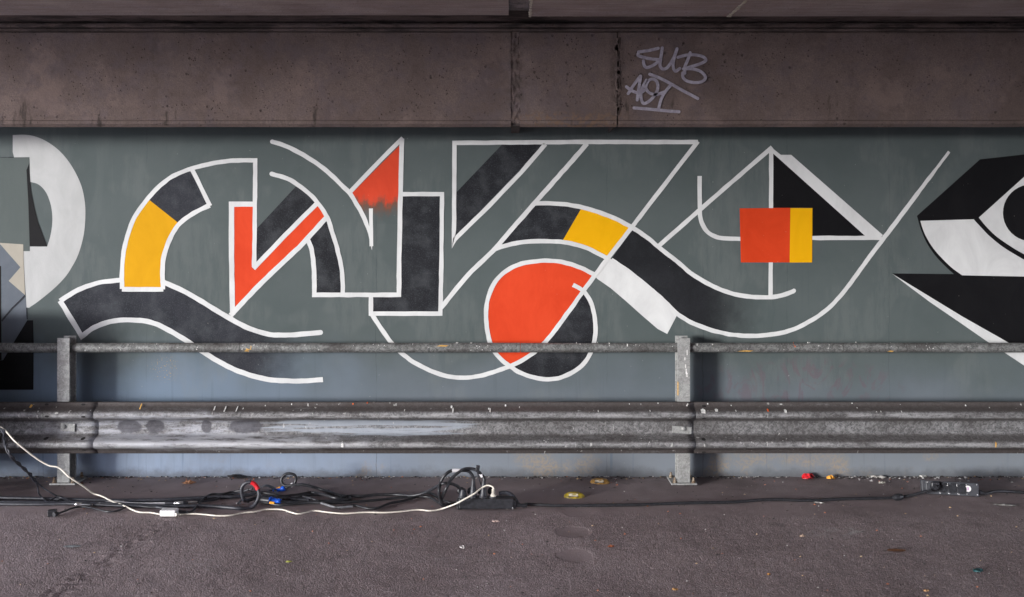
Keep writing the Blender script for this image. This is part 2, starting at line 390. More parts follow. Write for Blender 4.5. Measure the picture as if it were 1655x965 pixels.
for (px, py, rx, ry, s) in ((1366, 857, .12, .07, .9), (1035, 806, .14, .05, .4), (1340, 860, .25, .10, .35), (745, 905, .22, .10, .2), (590, 803, .07, .05, .5), (1610, 815, .1, .05, .3), (320, 915, .2, .14, .3)):
    p = gp(px, py); b = m.math('MULTIPLY', m.blob(tuple(p), (rx, ry, 1), .8, 9, (1.1, .3), 6), m.ramp(m.noise(38, 5, .75, m.scaled((.5, 1, 1))), .48, .66))
    c = m.mix(m.math('MULTIPLY', b, s), c, (.55, .55, .56))
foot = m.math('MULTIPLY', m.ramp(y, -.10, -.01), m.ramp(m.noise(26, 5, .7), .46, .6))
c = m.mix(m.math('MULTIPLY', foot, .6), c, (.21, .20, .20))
# darker blotches towards the wall
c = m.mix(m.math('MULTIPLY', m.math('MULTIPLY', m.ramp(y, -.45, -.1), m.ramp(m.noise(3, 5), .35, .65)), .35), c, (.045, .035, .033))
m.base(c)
m.bump(m.math('MULTIPLY', m.math('SUBTRACT', 1.0, ag), m.ramp(rough_zone, 0, 1, .15, 1)),   .42, .007)
m.bump(m.math('MULTIPLY', m.noise(140, 4, .7), m.ramp(rough_zone, 0, 1, .25, 1)), .5, .011)
M_ASPH = m.m

# ------------------------------------------------------------------ ground
def frange(a, b, s):
    n = max(1, round((b-a)/s)); return [a+(b-a)*i/n for i in range(n)]
xs = [-400, -120, -50, -25, -14, -8, -5.5]+frange(-4.2, 4.2, .014)+[4.2, 5.5, 8, 14, 25, 50, 120, 400]
ys = [-400, -120, -50, -25, -14, -9, -6.5, -4.5, -3.2]+frange(-2.35, .02, .014)+[.02, .3, 1, 3]
g = G()
SCARS = [(gp(*p).x, gp(*p).y) for p in ((930, 897), (925, 859), (934, 826))]
A, B = gp(80, 965), gp(290, 830)
ab = (B-A); abl = ab.length; abd = ab/abl
for yy in ys:
    for xx in xs:
        h = 0
        if abs(xx) < 4.4 and -2.9 < yy < .01:
            h = .004*mn.noise((xx*1.3, yy*1.3, 3))+.0016*mn.noise((xx*9, yy*9, 1))
            if yy < -.45:
                k = min(1, (-.45-yy)/.5); h += k*(.0020*mn.noise((xx*40, yy*40, 5))+.0011*mn.noise((xx*75, yy*75, 8)))
                q = Vector((xx, yy, 0))-A; t = q.dot(abd); dd = abs(q.x*abd.y-q.y*abd.x)
                if -.3 < t < abl and dd < .09:
                    h -= (1-dd/.09)*(.0015+.009*mn.noise((xx*34, yy*34, 11)))*min(1, (abl-t)/.3)
            h -= .004
            for (sx, sy) in SCARS:
                q2 = ((xx-sx)**2+(yy-sy)**2)/.0085
                if q2 < 1: h = h*q2-.005*(1-q2)
        g.v.append((xx, yy, h))
NX = len(xs)
for j in range(len(ys)-1):
    for i in range(NX-1): g.f.append([j*NX+i, j*NX+i+1, (j+1)*NX+i+1, (j+1)*NX+i]); g.m.append(0); g.sm.append(True)
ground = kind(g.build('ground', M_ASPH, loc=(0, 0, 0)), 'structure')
m = Mat('bounce_paving', .8); m.base(m.mix(m.noise(3, 5), (.30, .285, .28), (.40, .385, .38))); M_BOUNCE = m.m  # pale ground added out of view to bounce light up under the deck
g = G(); g.box((-60, -60, -.06), (60, -8.8, .012)); g.box((-60, -8.8, -.06), (-7.1, 2, .012)); g.box((12.2, -8.8, -.06), (60, 2, .012))
kind(g.build('bounce_pavement', M_BOUNCE), 'structure')

# ------------------------------------------------------------------ bridge overhead
bridge = empty('bridge', (0, -.5, 2.2))
tag(bridge, 'brown grey concrete bridge deck and cross beam above the painted wall', 'bridge')
ZB, YB = 2.168, -.50                  # underside and face of the cross beam
def zat(py, y): return CAMZ+(HOR-py)*(y-CAMY)/F
def xat(px, y): return (px-CX)*(y-CAMY)/F
zc, zt = zat(194, YB), zat(50, YB)
def beam_piece(x0, x1, n=40):
    g = G(); prof = [(0.02, ZB+.03), (YB+.075, ZB+.03), (YB+.06, 2.129), (YB+.016, 2.126), (YB-.004, 2.142), (YB-.004, zc-.006), (YB+.004, zc), (YB, zc+.02), (YB, zt-.01), (YB+.012, zt), (YB+.5, zt), (.02, zt)]
    xs = [x0+(x1-x0)*i/n for i in range(n+1)]; L = len(prof)
    for i, x in enumerate(xs):
        for (yy, zz) in prof:
            j = .0025*mn.noise((x*7, zz*9, yy*3)); g.v.append((x, yy+j, zz+j*.7))
    for i in range(n):
        for k in range(L-1): g.f.append([i*L+k, i*L+k+1, (i+1)*L+k+1, (i+1)*L+k][::-1]); g.m.append(0); g.sm.append(False)
    g.f.append(list(range(L))); g.m.append(0); g.sm.append(False)
    g.f.append([n*L+k for k in range(L)][::-1]); g.m.append(0); g.sm.append(False)
    return g
XA, XB_, XC = xat(826, YB), xat(840, YB), xat(998, YB)
b1 = beam_piece(-7, XA-.001, 200).build('cross_beam', M_BEAM, bridge)
b2 = beam_piece(XB_+.0015, XC-.004, 24).build('cross_beam', M_BEAM, bridge)
b3 = beam_piece(XC+.004, 9, 220).build('cross_beam', M_BEAM, bridge)
g = G(); g.box((XA-.0005, YB+.016, 2.134), (XB_+.001, .01, zt-.01)); g.build('joint_filler', M_GAP, bridge)
g = G(); g.box((XC-.0035, YB+.016, 2.136), (XC+.0035, .01, zt-.01)); g.build('joint_filler', M_GAP, bridge)
def rough_strip(x0, x1, y, z0, z1, amp, nx, nz, seed):
    g = G()
    for j in range(nz+1):
        for i in range(nx+1):
            x = x0+(x1-x0)*i/nx; z = z0+(z1-z0)*j/nz
            g.v.append((x, y+amp*mn.noise((x*60+seed, z*35, seed)), z))
    for j in range(nz):
        for i in range(nx):
            k = j*(nx+1)+i; g.f.append([k, k+1, k+nx+2, k+nx+1]); g.m.append(0); g.sm.append(False)
    return g
rough_strip(XA-.002, XB_+.002, YB+.005, 2.145, zt-.003, .007, 8, 60, 3).build('joint_mortar', M_BEAM, bridge)
rough_strip(XC-.003, XC+.003, YB+.010, ZB+.01, zt-.003, .008, 4, 60, 9).build('joint_mortar', M_GAP, bridge)
g = G()                                # crumbled mortar lip along the second joint
for i in range(70):
    z = ZB+.03+(zt-ZB-.06)*random.random(); r = random.uniform(.004, .012); x = XC+random.gauss(0, .006)
    g.bbox((x-r, YB-.006, z-r*1.6), (x+r, YB+.014, z+r*1.6), r*.45)
kind(g.build('mortar_crumbs', M_BEAM, bridge), 'stuff')
# bearing ledges between beam and deck
zl = zat(44, YB-.02)
g = G()
for (z0, z1, y0) in ((zt+.002, zt+.016, YB+.018), (zt+.020, zt+.036, YB-.006), (zt+.040, zt+.052, YB+.03)):
    g.box((-7, y0, z0), (9, -.02, z1))
g.build('bearing_ledge', M_BEAM, bridge)
g = G(); g.box((-7, YB+.09, zt), (9, -.03, zt+.3)); g.build('bearing_gap', M_GAP, bridge)
YD = -.78                              # edge of the deck girders
zd = zat(25.5, YD); zr = zat(37, YB)
g = G(); g.box((-6.9, YD+.004, zd+.030), (9, -.04, zd+.5)); g.build('deck_soffit', M_BEAM, bridge)
def girder(x0, x1, zz):
    g = G(); rows = [(YD-8+.5*i, 0) for i in range(15)]+[(YD-.5+.02*i, 0) for i in range(25)]+[(YD-.012, 0), (YD-.003, .006), (YD, .014), (YD+.001, .06)]
    n = 60 if x1-x0 > 2 else 8
    for (yy, dz) in rows:
        for i in range(n+1):
            x = x0+(x1-x0)*i/n
            j = .004*mn.noise((x*3, yy*6, zz)); g.v.append((x, yy+j*(yy > YD-.1), zz+dz+j*.5))
    W = n+1
    for r in range(len(rows)-1):
        for i in range(n): g.f.append([r*W+i, (r+1)*W+i, (r+1)*W+i+1, r*W+i+1]); g.m.append(0); g.sm.append(True)
    g.box((x0, YD-8, zz+.06), (x1, YD, zz+.45)); return g
gl = xat(822, YD); gr = xat(855, YD)
girder(-6.9, gl, zd).build('deck_girder', M_SLAB, bridge)
girder(gr, 12, zd-.006).build('deck_girder', M_SLAB, bridge)
# wall added behind the camera to block sky light from the front
g = G(); g.box((-4.5, -9.4, -.3), (13, -9.0, zd+.02))
fw_ = g.build('sky_block_wall', M_SLAB); tag(fw_, 'bare concrete wall added behind the camera to block sky light', 'wall')
# lime runs at girder joint and the diagonal crack
g = G()
def crust(p0, p1, n, r):
    for i in range(n):
        t = random.random(); x = p0[0]+(p1[0]-p0[0])*t+random.gauss(0, .003); yy = p0[1]+(p1[1]-p0[1])*t; zz = p0[2]+(p1[2]-p0[2])*t
        q = r*random.uniform(.4, 1.2); g.bbox((x-q*1.8, yy-q, zz-q*.5), (x+q*1.8, yy+q, zz+q*.5), q*.3)
zg = zd-.007
crust((gr+.005, YD-.005, zg), (gr+.005, YD-.7, zg), 60, .0035)
crust((gr, YD-.008, zg+.003), (gr+1.05, YD-.008, zg+.003), 110, .0028)
crust((1.17, YD-.008, zg), (1.17, YD-.7, zg), 90, .0045)
kind(g.build('lime_crust', M_LIME, bridge), 'stuff')

# marker tag on the beam
def tagp(X, Y): return wallp(1000+X/6.894, 60+Y/6.894, YB-.0045)
def letter(name, strokes, wd, par, lift=0):
    g = G()
    for s_i, st in enumerate(strokes):
        pts = crom([tagp(*p)+Vector((0, -.0012*s_i-lift, 0)) for p in st], 6)
        ribbon(g, pts, wd, True)
    return g.build(name, M_TAG, par)
def ribbon(g, pts, wd, round_ends=False, jit=0.0, jseed=0):
    """flat painted band of width wd (m) in a plane facing the road, mitred at corners"""
    P = [Vector(pts[0])]
    for p in pts[1:]:
        if (Vector(p)-P[-1]).length > 1e-5: P.append(Vector(p))
    N = len(P); up = Vector((0, -1, 0)); vs = []; wds = wd if hasattr(wd, '__len__') else [wd]*N
    def nor(d): return Vector((-d.z, 0, d.x))
    for i in range(N):
        d1 = (P[i]-P[i-1]).normalized() if i else None; d2 = (P[i+1]-P[i]).normalized() if i < N-1 else None
        if d1 is None: nn = nor(d2); k = 1
        elif d2 is None: nn = nor(d1); k = 1
        else:
            n1, n2 = nor(d1), nor(d2); nn = (n1+n2)
            if nn.length < 1e-4: nn = n1; k = 1
            else: nn.normalize(); k = min(3.2, 1/max(.2, nn.dot(n1)))
        hw = wds[min(i, len(wds)-1)]/2*k
        ja = jit*mn.noise((P[i].x*22+jseed, P[i].z*22, 1)); jb = jit*mn.noise((P[i].x*22, P[i].z*22+jseed, 7))
        vs += [P[i]+nn*(hw+ja), P[i]-nn*(hw+jb)]
    fs = [(2*i, 2*i+1, 2*i+3, 2*i+2) for i in range(N-1)]
    g.add(vs, fs)
    if round_ends:
        for (c, d) in ((P[0], P[0]-P[1]), (P[-1], P[-1]-P[-2]))[:1 if round_ends == 'start' else 2]:
            d = d.normalized(); nn = nor(d); hw = wds[0]/2
            arc = [c+nn*hw*math.cos(t)+d*hw*math.sin(t) for t in [math.pi*k/8 for k in range(9)]]
            g.add(arc, [list(range(9))])
tw = .0172
T = [('S', [[(440,125),(330,150),(222,165)],[(222,165),(215,200),(240,215),(340,240),(450,252)],[(455,262),(390,310),(320,340),(285,320),(275,265)]]),
     ('U', [[(485,120),(465,260),(460,320),(490,355),(540,340),(590,270),(630,190),(650,130)],[(650,130),(620,220),(605,320),(630,380),(680,350)]]),
     ('B', [[(660,225),(760,200),(860,200),(940,220),(970,262),(900,300),(790,335),(720,355)],[(795,175),(770,250),(735,330)],[(735,405),(735,360)],[(720,355),(830,358),(920,390),(965,450),(930,495),(850,508),(760,490),(715,450),(712,400)]]),
     ('A', [[(105,630),(170,530),(240,435)],[(245,435),(225,560),(205,700)],[(85,555),(150,600),(230,625),(290,590)]]),
     ('O', [[(310,480),(265,560),(245,650),(270,735),(330,720),(400,650),(435,570),(425,500),(380,468),(330,490),(300,560),(340,620),(420,640),(500,615)]]),
     ('T', [[(575,540),(510,620),(470,700),(440,815)],[(345,415),(440,450),(560,510),(700,590),(880,685)]]),
     ('line', [[(170,790),(300,800),(430,812),(560,825),(670,832)]])]
for i, (nm, st) in enumerate(T):
    o = letter('graffiti_letter' if nm != 'line' else 'graffiti_underline', st, tw, b3, .0004*i)

# ------------------------------------------------------------------ mural wall
g = G(); g.box((-12, 0, -.3), (14, .6, 3.1))
wall = g.build('mural_wall', M_WALL, loc=(0, .3, 0))
tag(wall, 'grey underpass wall painted with an abstract mural of white outlines', 'wall')
# fine movement joints in the wall
LAY = {'fill': -.0007, 'fill2': -.0014, 'line': -.0021, 'line2': -.0029}
def wp(p, lay): return wallp(p[0], p[1], LAY[lay])
def arc(pts): return [(p.x, p.y) for p in crom([(a, b, 0) for a, b in pts], 6)]
def fill(name, pts, mat, lay='fill', smooth=False, label=None):
    P = [wp(p, lay) for p in pts]
    if smooth: P = crom(P, 5, True)
    g = G(); tris = tessellate_polygon([[Vector((p.x, p.z, 0)) for p in P]])
    fs = []
    for t in tris:
        a, b, c = (P[i] for i in t); fs.append(t if (b-a).cross(c-a).y < 0 else t[::-1])
    g.add(P, fs); o = g.build(name, mat, wall)
    if label: lab(o, label)
    return o
LINES = 0
def line(pts, wd=7, smooth=True, lay=None, rnd=False, mat=None, name='white_outline'):
    """pts may hold None to mark a sharp corner between smooth runs"""
    global LINES
    LINES += 1
    lay = lay or 'line'
    runs, cur = [], []
    for p in pts:
        if p is None: runs.append(cur); cur = [cur[-1]]
        else: cur.append(p)
    runs.append(cur); P = []
    for r in runs:
        q = [wp(p, lay)+Vector((0, -.000012*LINES, 0)) for p in r]
        if smooth and len(q) > 2: q = crom(q, 7)
        else:
            q2 = []
            for a, b in zip(q, q[1:]):
                n = max(1, int((b-a).length/.05)); q2 += [a+(b-a)*k/n for k in range(n)]
            q = q2+[q[-1]]
        P += q if not P else q[1:]
    g = G(); ribbon(g, P, wd if isinstance(wd, list) else wd/260, rnd, .0026, LINES*3.7)
    return g.build(name, mat or M_WHITE, wall)

# left letter
fill('painted_panel', [(0,254.5),(47.7,254),(47.5,264),(42.7,275),(45.7,327),(48.2,406),(37.6,406),(37.6,395),(0,392),(-60,392),(-60,254.5)], M_PANEL, 'fill2', label='flat grey panel at the left end')
fill('painted_ring', arc([(20.6,218.3),(40.6,217.8),(58,221),(76,229),(94,242),(109,258.5),(122,279),(132,302),(137,326),(138,347),(136.4,372),(132,394),(125,415),(116,432),(106,447),(92,462),(76,476),(60,488.5),(47,497.5)])+[(43,497),(38,420),(37.6,406),(48.2,406),(48.2,398.6)]+arc([(76.2,398.6),(81,383),(84,366),(84.6,350),(82.3,332),(76.5,315),(69,304),(60,297),(48.8,294)])+[(47.7,254),(22.9,254.3),(20.6,246)], M_CHALK, label='broad white half ring at the left end')
fill('painted_wedge', [(47.5,263.5),(42.7,275),(43.7,286),(45.7,327),(48.2,398),(76.2,398),(68.6,378),(61,357.5),(55.9,337),(50.8,312),(48.8,294),(47.7,276)], M_JET, 'line')
fill('painted_zigzag', [(-30,391),(0,392.5),(37.6,395),(38,420),(40.6,477),(14,454),(33,432),(1,395.5),(-30,365)], M_BEIGE, 'line', label='beige zigzag at the left end')
fill('painted_panel', [(-60,392),(0,393),(33,432),(14,454),(40.6,477),(43,497),(44,518),(23,552),(5,582),(-60,582)], M_SLATE, 'fill', label='slate blue panel at the left end')
fill('painted_block', [(53.5,517.7),(44,517.7),(23,552),(5,582),(-60,590),(-60,630),(54,630),(54.5,555)], M_JET, 'line', label='black block behind the left guardrail post')
fill('painted_bar', [(-60,430),(1.5,430),(2.5,582),(-60,592)], M_JET, 'fill2')
line([(40.6,478),(20,498),(2.5,519)], 2.6, False, mat=M_SOOT, name='dark_outline')
line([(43,497),(44,516)], 1.4, False, mat=M_SOOT, name='dark_outline')
line([(0,254.6),(22,254.3)], 1.0, False, mat=M_SOOT, name='dark_outline')

# arch
OUT = [(197.3,467),(196.8,445),(197.6,428.5),(200.6,403),(207,378),(217,352),(238.7,321),(256.5,302),(274,288),(292,279),(309,272.5),(327.6,267.5),(355.5,262),(381,259.5),(412.6,259)]
INN = [(263.3,467.7),(262.8,428.5),(266.6,408),(274,388),(287,365),(304.7,349.8),(322.5,339.7),(339,332)]
fill('painted_band', [(198,467),(198,428.5),(201,403),(207,378),(217,352),(241,323),(289,361),(274,388),(266.6,408),(262.8,428.5),(263.3,467)], M_YEL, 'fill2', label='yellow section of the arch')
fill('painted_band', [(240,322),(256.5,302),(274,288),(292,279),(309,273),(338,332),(322.5,339.7),(304.7,349.8),(288.5,361.5)], M_SOOT, label='charcoal section of the arch')
line(OUT+[None,(412,327),(411.5,380),(410.5,431)])
line([(197,467.7),(264,467.7)], 7.5, False)
line(INN, 7.5)
line([(311,275),(339.5,333)], 7, False)
# angular red letter
fill('painted_bar', [(377,333),(410,333),(409,436),(513,331),(526,350),(380,504)], M_RED, label='orange red angular bar')
line([(409.5,330),(374,330),None,(374.5,444),(376,509)], 8.5, False)
line([(372.5,510),(418,462),(461.6,420),(487,396),(527,352)], 8)
line([(409.5,434),(460,381),(513,328)], 7.5, False)
fill('painted_band', [(413.5,371),(478,301.6),(494.6,311.7),(510,327),(413.5,424)], M_BLACK)
line([(439,281),(461.6,287.6),(482,299),(502,315.5),(517.4,333),(529,352),(537.8,377.8),(545.4,403),(551.7,432.7),(554,458),(554,473)], 7, rnd=True)
fill('painted_band', [(498,384),(526,356),(537,378),(545,403),(551,433),(553,476),(509,476),(508,430),(504,403)], M_BLACK)
line([(496,384),(503.5,403),(506.8,428.5),(508,453),(508,476.6),None,(644.8,476.6),None,(645,428.5),(647,327),(649.5,224)], 7.5, lay='line')
line([(440,229),(461.6,236),(482,246),(502,257.5),(520,270),(537.8,285),(553,300),(565.7,313),(576,329.5),(584.7,344.7),(592,361),(597,377.8),(601,404)], [7/260]*70+[(7-.45*k)/260 for k in range(8)]+[(3.4-.45*k)/260 for k in range(8)], rnd='start')
line([(599.5,337),(599.8,370),(600.3,398)], [6/260]*8+[5/260]*3+[3/260]*4, False)
fill('painted_wedge', [(584,343),(598,340),(598.5,376)], M_BLACK)
line([(566,310),(608,266),(651,223)], 7, False, lay='line2')
fill('painted_triangle', [(648,233),(568,313),(577,328),(586,345),(598,372),(602,372),(602,362),(645,362)], M_REDF, 'fill2', label='red triangle with a dripping lower edge')
fill('painted_sliver', [(597.5,366),(602.3,366),(602.6,380),(601.2,404)], M_WHITE, 'line')
# black column
fill('painted_column', [(647,316),(713,316),(711,506),(601,506),(601,478),(645,478)], M_BLACK)
line([(650.8,313.8),(714.4,313.8),None,(713.4,428.5),(711.7,507),None,(599.5,507),None,(599.5,480)], 7, False)
# long diagonals
line([(713,497.5),(757,443.8),(796.5,405.7),(830,367),(867.6,324.4),(908,279),(949,232)], 7.5)
line([(1128,229.5),(930,229.5),(734.5,231),None,(734,352.4),(733,391),None,(735,387),(790,333),(842,279),(881.6,233)], 7, False)
fill('painted_band', [(737,311.5),(812,233),(880,233),(737,382)], M_BLACK)
ARC = [(867,329),(888,328.7),(913,330.3),(938.7,334.6),(964,341.7),(989.5,351),(1009.8,361),(1027.6,371.4),(1048,385.4),(1065.7,400.6),(1093.6,422),(1116,441),(1141.6,457),(1167,469),(1192.4,476.7),(1217.8,480),(1243,480.5),(1263.5,477.5),(1283,470)]
line(ARC, 7, rnd=True)
line([(796.5,404),(814,398),(837,392.5),(862.5,390),(888,390),(913,391.7),(936,396.8),(956.5,404.5),(984,419)], 7)
fill('painted_band', [(866,330),(888,329),(913,331),(940,336),(908,391),(888,391),(862,391),(837,393),(803,402)], M_BLACK)
fill('painted_band', [(940,336),(964,342),(989,351),(1019,367),(981,418),(956.5,404.5),(936,397),(908,391.4)], M_LEM, label='yellow section of the curved band')
LOW = [(988,420),(1017.4,440),(1055.5,470.8),(1080.9,494),(1093.6,506.5),(1116,520.6),(1141.6,531),(1167,538),(1192.4,541.9),(1217.8,543),(1243,541),(1268.5,536.6),(1289,529.5),(1309,519),(1329.5,506),(1344.7,493),(1358,478.5),(1373,460),(1388,439),(1416,401),(1430,383),(1476,322),(1510,277),(1534,245)]
line(LOW, [7/260]*(23*7-12)+[6/260]*6+[4.5/260]*6)
fill('painted_band', [(1023,370)]+ARC[8:17]+[(1256,482),(1246,541)]+LOW[10:4:-1]+[(1093,507),(1080.9,494),(1055,471),(1017,440),(987,420)], M_BLACKF, label='black curved band fading out at its right end')
fill('painted_band', [(976.8,420),(987,418),(1017.4,440),(1055.5,470.8),(1081,494),(1094.5,509),(1078.3,539.8),(1063,531.7),(1037.7,510),(1012,487),(987,465.7),(965,450.5),(960,444),(967,434)], M_WHITE, 'fill2', label='broad white band under the black curve')
DIA = [(1128,228.5),(1040,342.5),(1025,362.5),(982,418),(961.6,445),(941,473),(915.8,508),(893,539),(878,556),(865,568),(847,580.5),(825.5,591.5),(801.6,600),(776,607.4),(750.8,610.5),(725.4,608.5),(700,601),(677,590),(660,579.5),(644,566),(629,549.5),(614,528),(599.5,505)]
line(DIA, 7, lay='line2')
RING = [(825,592.5),(809,580),(797,564.7),(789.5,545),(785.8,520),(786.2,495),(792,472),(802,453),(818,438),(839,427.5),(862.5,422.5),(888,421.3),(915.8,425),(941,434),(963,445)]
RLOW = [(825,592.5),(839.7,602),(860,609.5),(883,613),(905,610.5),(926,601.5),(944,587),(956,567.3),(962,542),(961.8,516.5),(956.8,494),(949,478),(940,468),(926,460.3)]
line(RING, 7); line(RLOW, 7)
fill('painted_disc', RING+[(941,473),(915.8,508),(893,539),(878,556),(865,568),(847,580.5)], M_RED, label='orange red disc')
fill('painted_segment', RLOW[:12]+[(941,473),(915.8,508),(893,539),(878,556),(865,568),(847,580.5)], M_BLACK)
# triangle with squares
line([(1064,398),(1150,322.5),(1248,238)], 7, False)
line([(1246.5,241),(1246.3,290),(1246,340)], 6.8, False)
fill('painted_triangle', [(1247,246),(1401,383.5),(1312,384),(1312,336),(1247,336)], M_JET)
fill('painted_bar', [(1246,237.6),(1262,250.3),(1278.7,250.3),(1427,380),(1421,386),(1399,382),(1249,247.5)], M_WHITE, 'line2', label='broad white slanting bar')
line([(1311.7,384.6),(1425,384.6)], 6.8, False)
fill('painted_square', [(1195.4,336.8),(1277.6,335.9),(1276.2,424.2),(1197.4,424.2)], M_REDD, 'line2', label='red square')
fill('painted_bar', [(1277.4,336.3),(1313,336.4),(1312.5,424.2),(1276.2,424.4)], M_LEM, 'line2', label='yellow bar beside the red square')
line([(1130.7,284.5),(1131,337),(1132,352.4),(1136.5,365),(1144,375),(1154,381.5),(1167,385),(1197,386)], 7)
line([(1245.7,424),(1245.2,478)], 6.8, False)
# snake
SU = [(97,486.5),(119,472.5),(139.7,463),(165,456),(197,452.5)]
SU2 = [(263,455.5),(292,468),(317.4,482),(342.8,497.5),(368,512.7),(395,527.5),(423.5,538),(443.8,541.3),(469,541.4),(494.6,539.5),(518,537.3)]
SL = [(132,542.5),(152,529.5),(177.8,520),(203,517),(233.6,518.8),(254,524.5),(279,537),(304.7,553),(330,570),(355.5,585.5),(381,598),(410.8,608.3),(436,613.5),(461.6,615.5),(487,616),(522,613.5)]
line(SU, 7.5); line(SU2, 8, rnd=True)
line([(97,486),(132,543.5)]+[None]+SL[1:], 8, rnd=False)
fill('painted_band', SU+[(264,456)]+SU2[1:]+SL[::-1][0:]+[(97,487)], M_SOOTF, label='charcoal snaking band fading out at its right end')
# face at the right end
fill('painted_shape', [(1482,349),(1584,257.6),(1655,249.7),(1900,235),(1900,470),(1655,449),(1555,446.5),*arc([(1541.7,443),(1529,431.5),(1514,416),(1503,401),(1495,387),(1488,369.5),(1482,349)])[:-1]], M_JET, label='black angular shape at the right end')
fill('painted_shape', [(1487.4,357),(1573.8,354.4),*arc([(1574,355),(1587,369),(1600,382.2),(1623,400.5),(1655,419.7),(1690,440)])[1:],(1690,448),(1655,447),*arc([(1555,445),(1538,432.5),(1521,416),(1507,399.5),(1496.5,382),(1491,369),(1487.6,357.5)])[:-1]], M_WHITE, 'fill2')
fill('painted_shape', [(1582,351.7),(1655,286),(1690,262),(1700,420),*arc([(1655,411),(1637,400.5),(1612,383.4),(1595.5,368),(1582.5,352.5)])[:-1]], M_WHITE, 'fill2')
fill('painted_disc', [(1667+46*math.cos(2*math.pi*k/40), 344+46*math.sin(2*math.pi*k/40)) for k in range(40)], M_JET, 'line')
fill('painted_shape', [(1442,442),(1541.7,443),(1555,446),(1655,447.3),(1900,450),(1900,690),(1760,635),(1655.6,569),(1625.6,551.3),(1556,512)], M_JET, 'fill2')
fill('painted_sliver', [(1442,442.5),(1556,512),(1625.6,551.3),(1655.6,569),(1720,609),(1720,634),(1655,590.7),(1620,567.5),(1594.5,551.3),(1556,524.5),(1504,489),(1469,463)], M_WHITE, 'line')

# ------------------------------------------------------------------ guardrail
YP = -.187                             # front of the post flange
rail = empty('guardrail', (0, -.15, 0))
tag(rail, 'weathered galvanised crash barrier with top pipe in front of the mural', 'guardrail')
ZT = zat(546.5, YP)
def post(xc):
    g = G(); w = .0375
    g.bbox((xc-w, YP, .012), (xc+w, YP+.008, ZT), .0015)
    g.box((xc-.004, YP+.008, .012), (xc+.004, YP+.084, ZT-.004))
    g.bbox((xc-w, YP+.084, .012), (xc+w, YP+.092, ZT+.004), .0015)
    return g
posts = []
for i, px in enumerate((102.3, 1105.3)):
    xc = xat(px, YP)
    p = post(xc).build('post', M_POST, rail)
    g = G(); g.bbox((xc-.078, YP-.016, 0), (xc+.078, -.045, .012), .003); pl = g.build('base_plate', M_POST, p)
    for (dx, dy) in ((-.055, -.010), (.058, -.012), (-.058, .11), (.056, .11)):
        g = G(); x0, y0 = xc+dx*(1.0), YP+dy+.012
        g.lathe([(.013, .012), (.013, .015), (.011, .015), (.011, .027), (.0065, .028), (.0065, .042), (.003, .044)], Matrix.Translation((x0, y0, 0)), 6)
        g.build('anchor_bolt', M_BOLT, p)
lab(bpy.data.objects['post'], 'left post beside the dark shadowed wall')
PROF = [(.1545, .0), (.1545, .008), (.147, .012), (.136, .017), (.126, .030), (.113, .062), (.105, .076), (.094, .083), (.080, .083), (.069, .076), (.061, .060), (.050, .024), (.042, .010), (.034, .003), (.018, 0.0)]
PROF = PROF+[(0, 0)]+[(-z, o) for (z, o) in PROF[::-1]]
ZR = .3455; YR = YP-.003
def wbeam(x0, x1, off, tilt=0.0, wob=0.0):
    g = G(); n = max(2, int((x1-x0)/.05)); L = len(PROF)
    for side in (0, 1):
        for i in range(n+1):
            x = x0+(x1-x0)*i/n
            for (z, o) in PROF:
                xe = x
                if wob and i in (0, n): xe += wob*math.sin(z*38)
                d = .0016*mn.noise((x*2.2, z*6, off*90))+.0007*mn.noise((x*9, z*20, 4))
                g.v.append((xe, YR-o-off+side*.003-d, ZR+z))
    N = (n+1)*L
    for i in range(n):
        for k in range(L-1):
            a = [i*L+k, i*L+k+1, (i+1)*L+k+1, (i+1)*L+k]
            g.f.append(a); g.m.append(0); g.sm.append(True)
            g.f.append([N+v for v in a][::-1]); g.m.append(0); g.sm.append(True)
        for k in (0, L-1):
            g.f.append([i*L+k, (i+1)*L+k, N+(i+1)*L+k, N+i*L+k]); g.m.append(0); g.sm.append(False)
    for i in (0, n):
        for k in range(L-1): g.f.append([i*L+k, i*L+k+1, N+i*L+k+1, N+i*L+k]); g.m.append(0); g.sm.append(False)
    return g
yr = YR-.08
XJ1, XJ2 = xat(150, yr), xat(1124.5, yr)
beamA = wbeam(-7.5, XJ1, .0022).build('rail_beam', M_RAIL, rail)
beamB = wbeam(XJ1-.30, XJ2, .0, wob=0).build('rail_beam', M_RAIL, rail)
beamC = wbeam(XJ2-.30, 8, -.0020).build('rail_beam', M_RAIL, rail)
# front beam lips slightly proud at the right splice
def rail_y(z):
    zz = abs(z-ZR)
    for (a, b) in zip(PROF, PROF[1:]):
        if b[0] <= zz <= a[0]:
            t = (zz-b[0])/max(1e-6, a[0]-b[0]); return YR-(b[1]+(a[1]-b[1])*t)
    return YR
def slot(px, py, par, off):
    z = zat(py, yr+.03); y = rail_y(z)-off-.0016; x = xat(px, y); g = G()
    z = zat(py, y); y = rail_y(z)-off
    ring = []
    for k in range(12):
        an = 2*math.pi*k/12; dz = .0055*math.sin(an); ring.append(Vector((x+.013*math.cos(an), rail_y(z+dz)-off-.0028, z+dz)))
    g.add(ring, [list(range(12))]); g.build('bolt_slot', M_HOLE, par)
for (px, py) in ((76, 653.5), (135, 653.5), (76, 673), (135, 673.5), (76, 708), (135, 708.5), (135, 728)): slot(px, py, beamA, .0022)
for (px, py) in ((1137.5, 656), (1137.5, 676), (1137.5, 710.5), (1137.5, 731)): slot(px, py, beamC, -.0020)
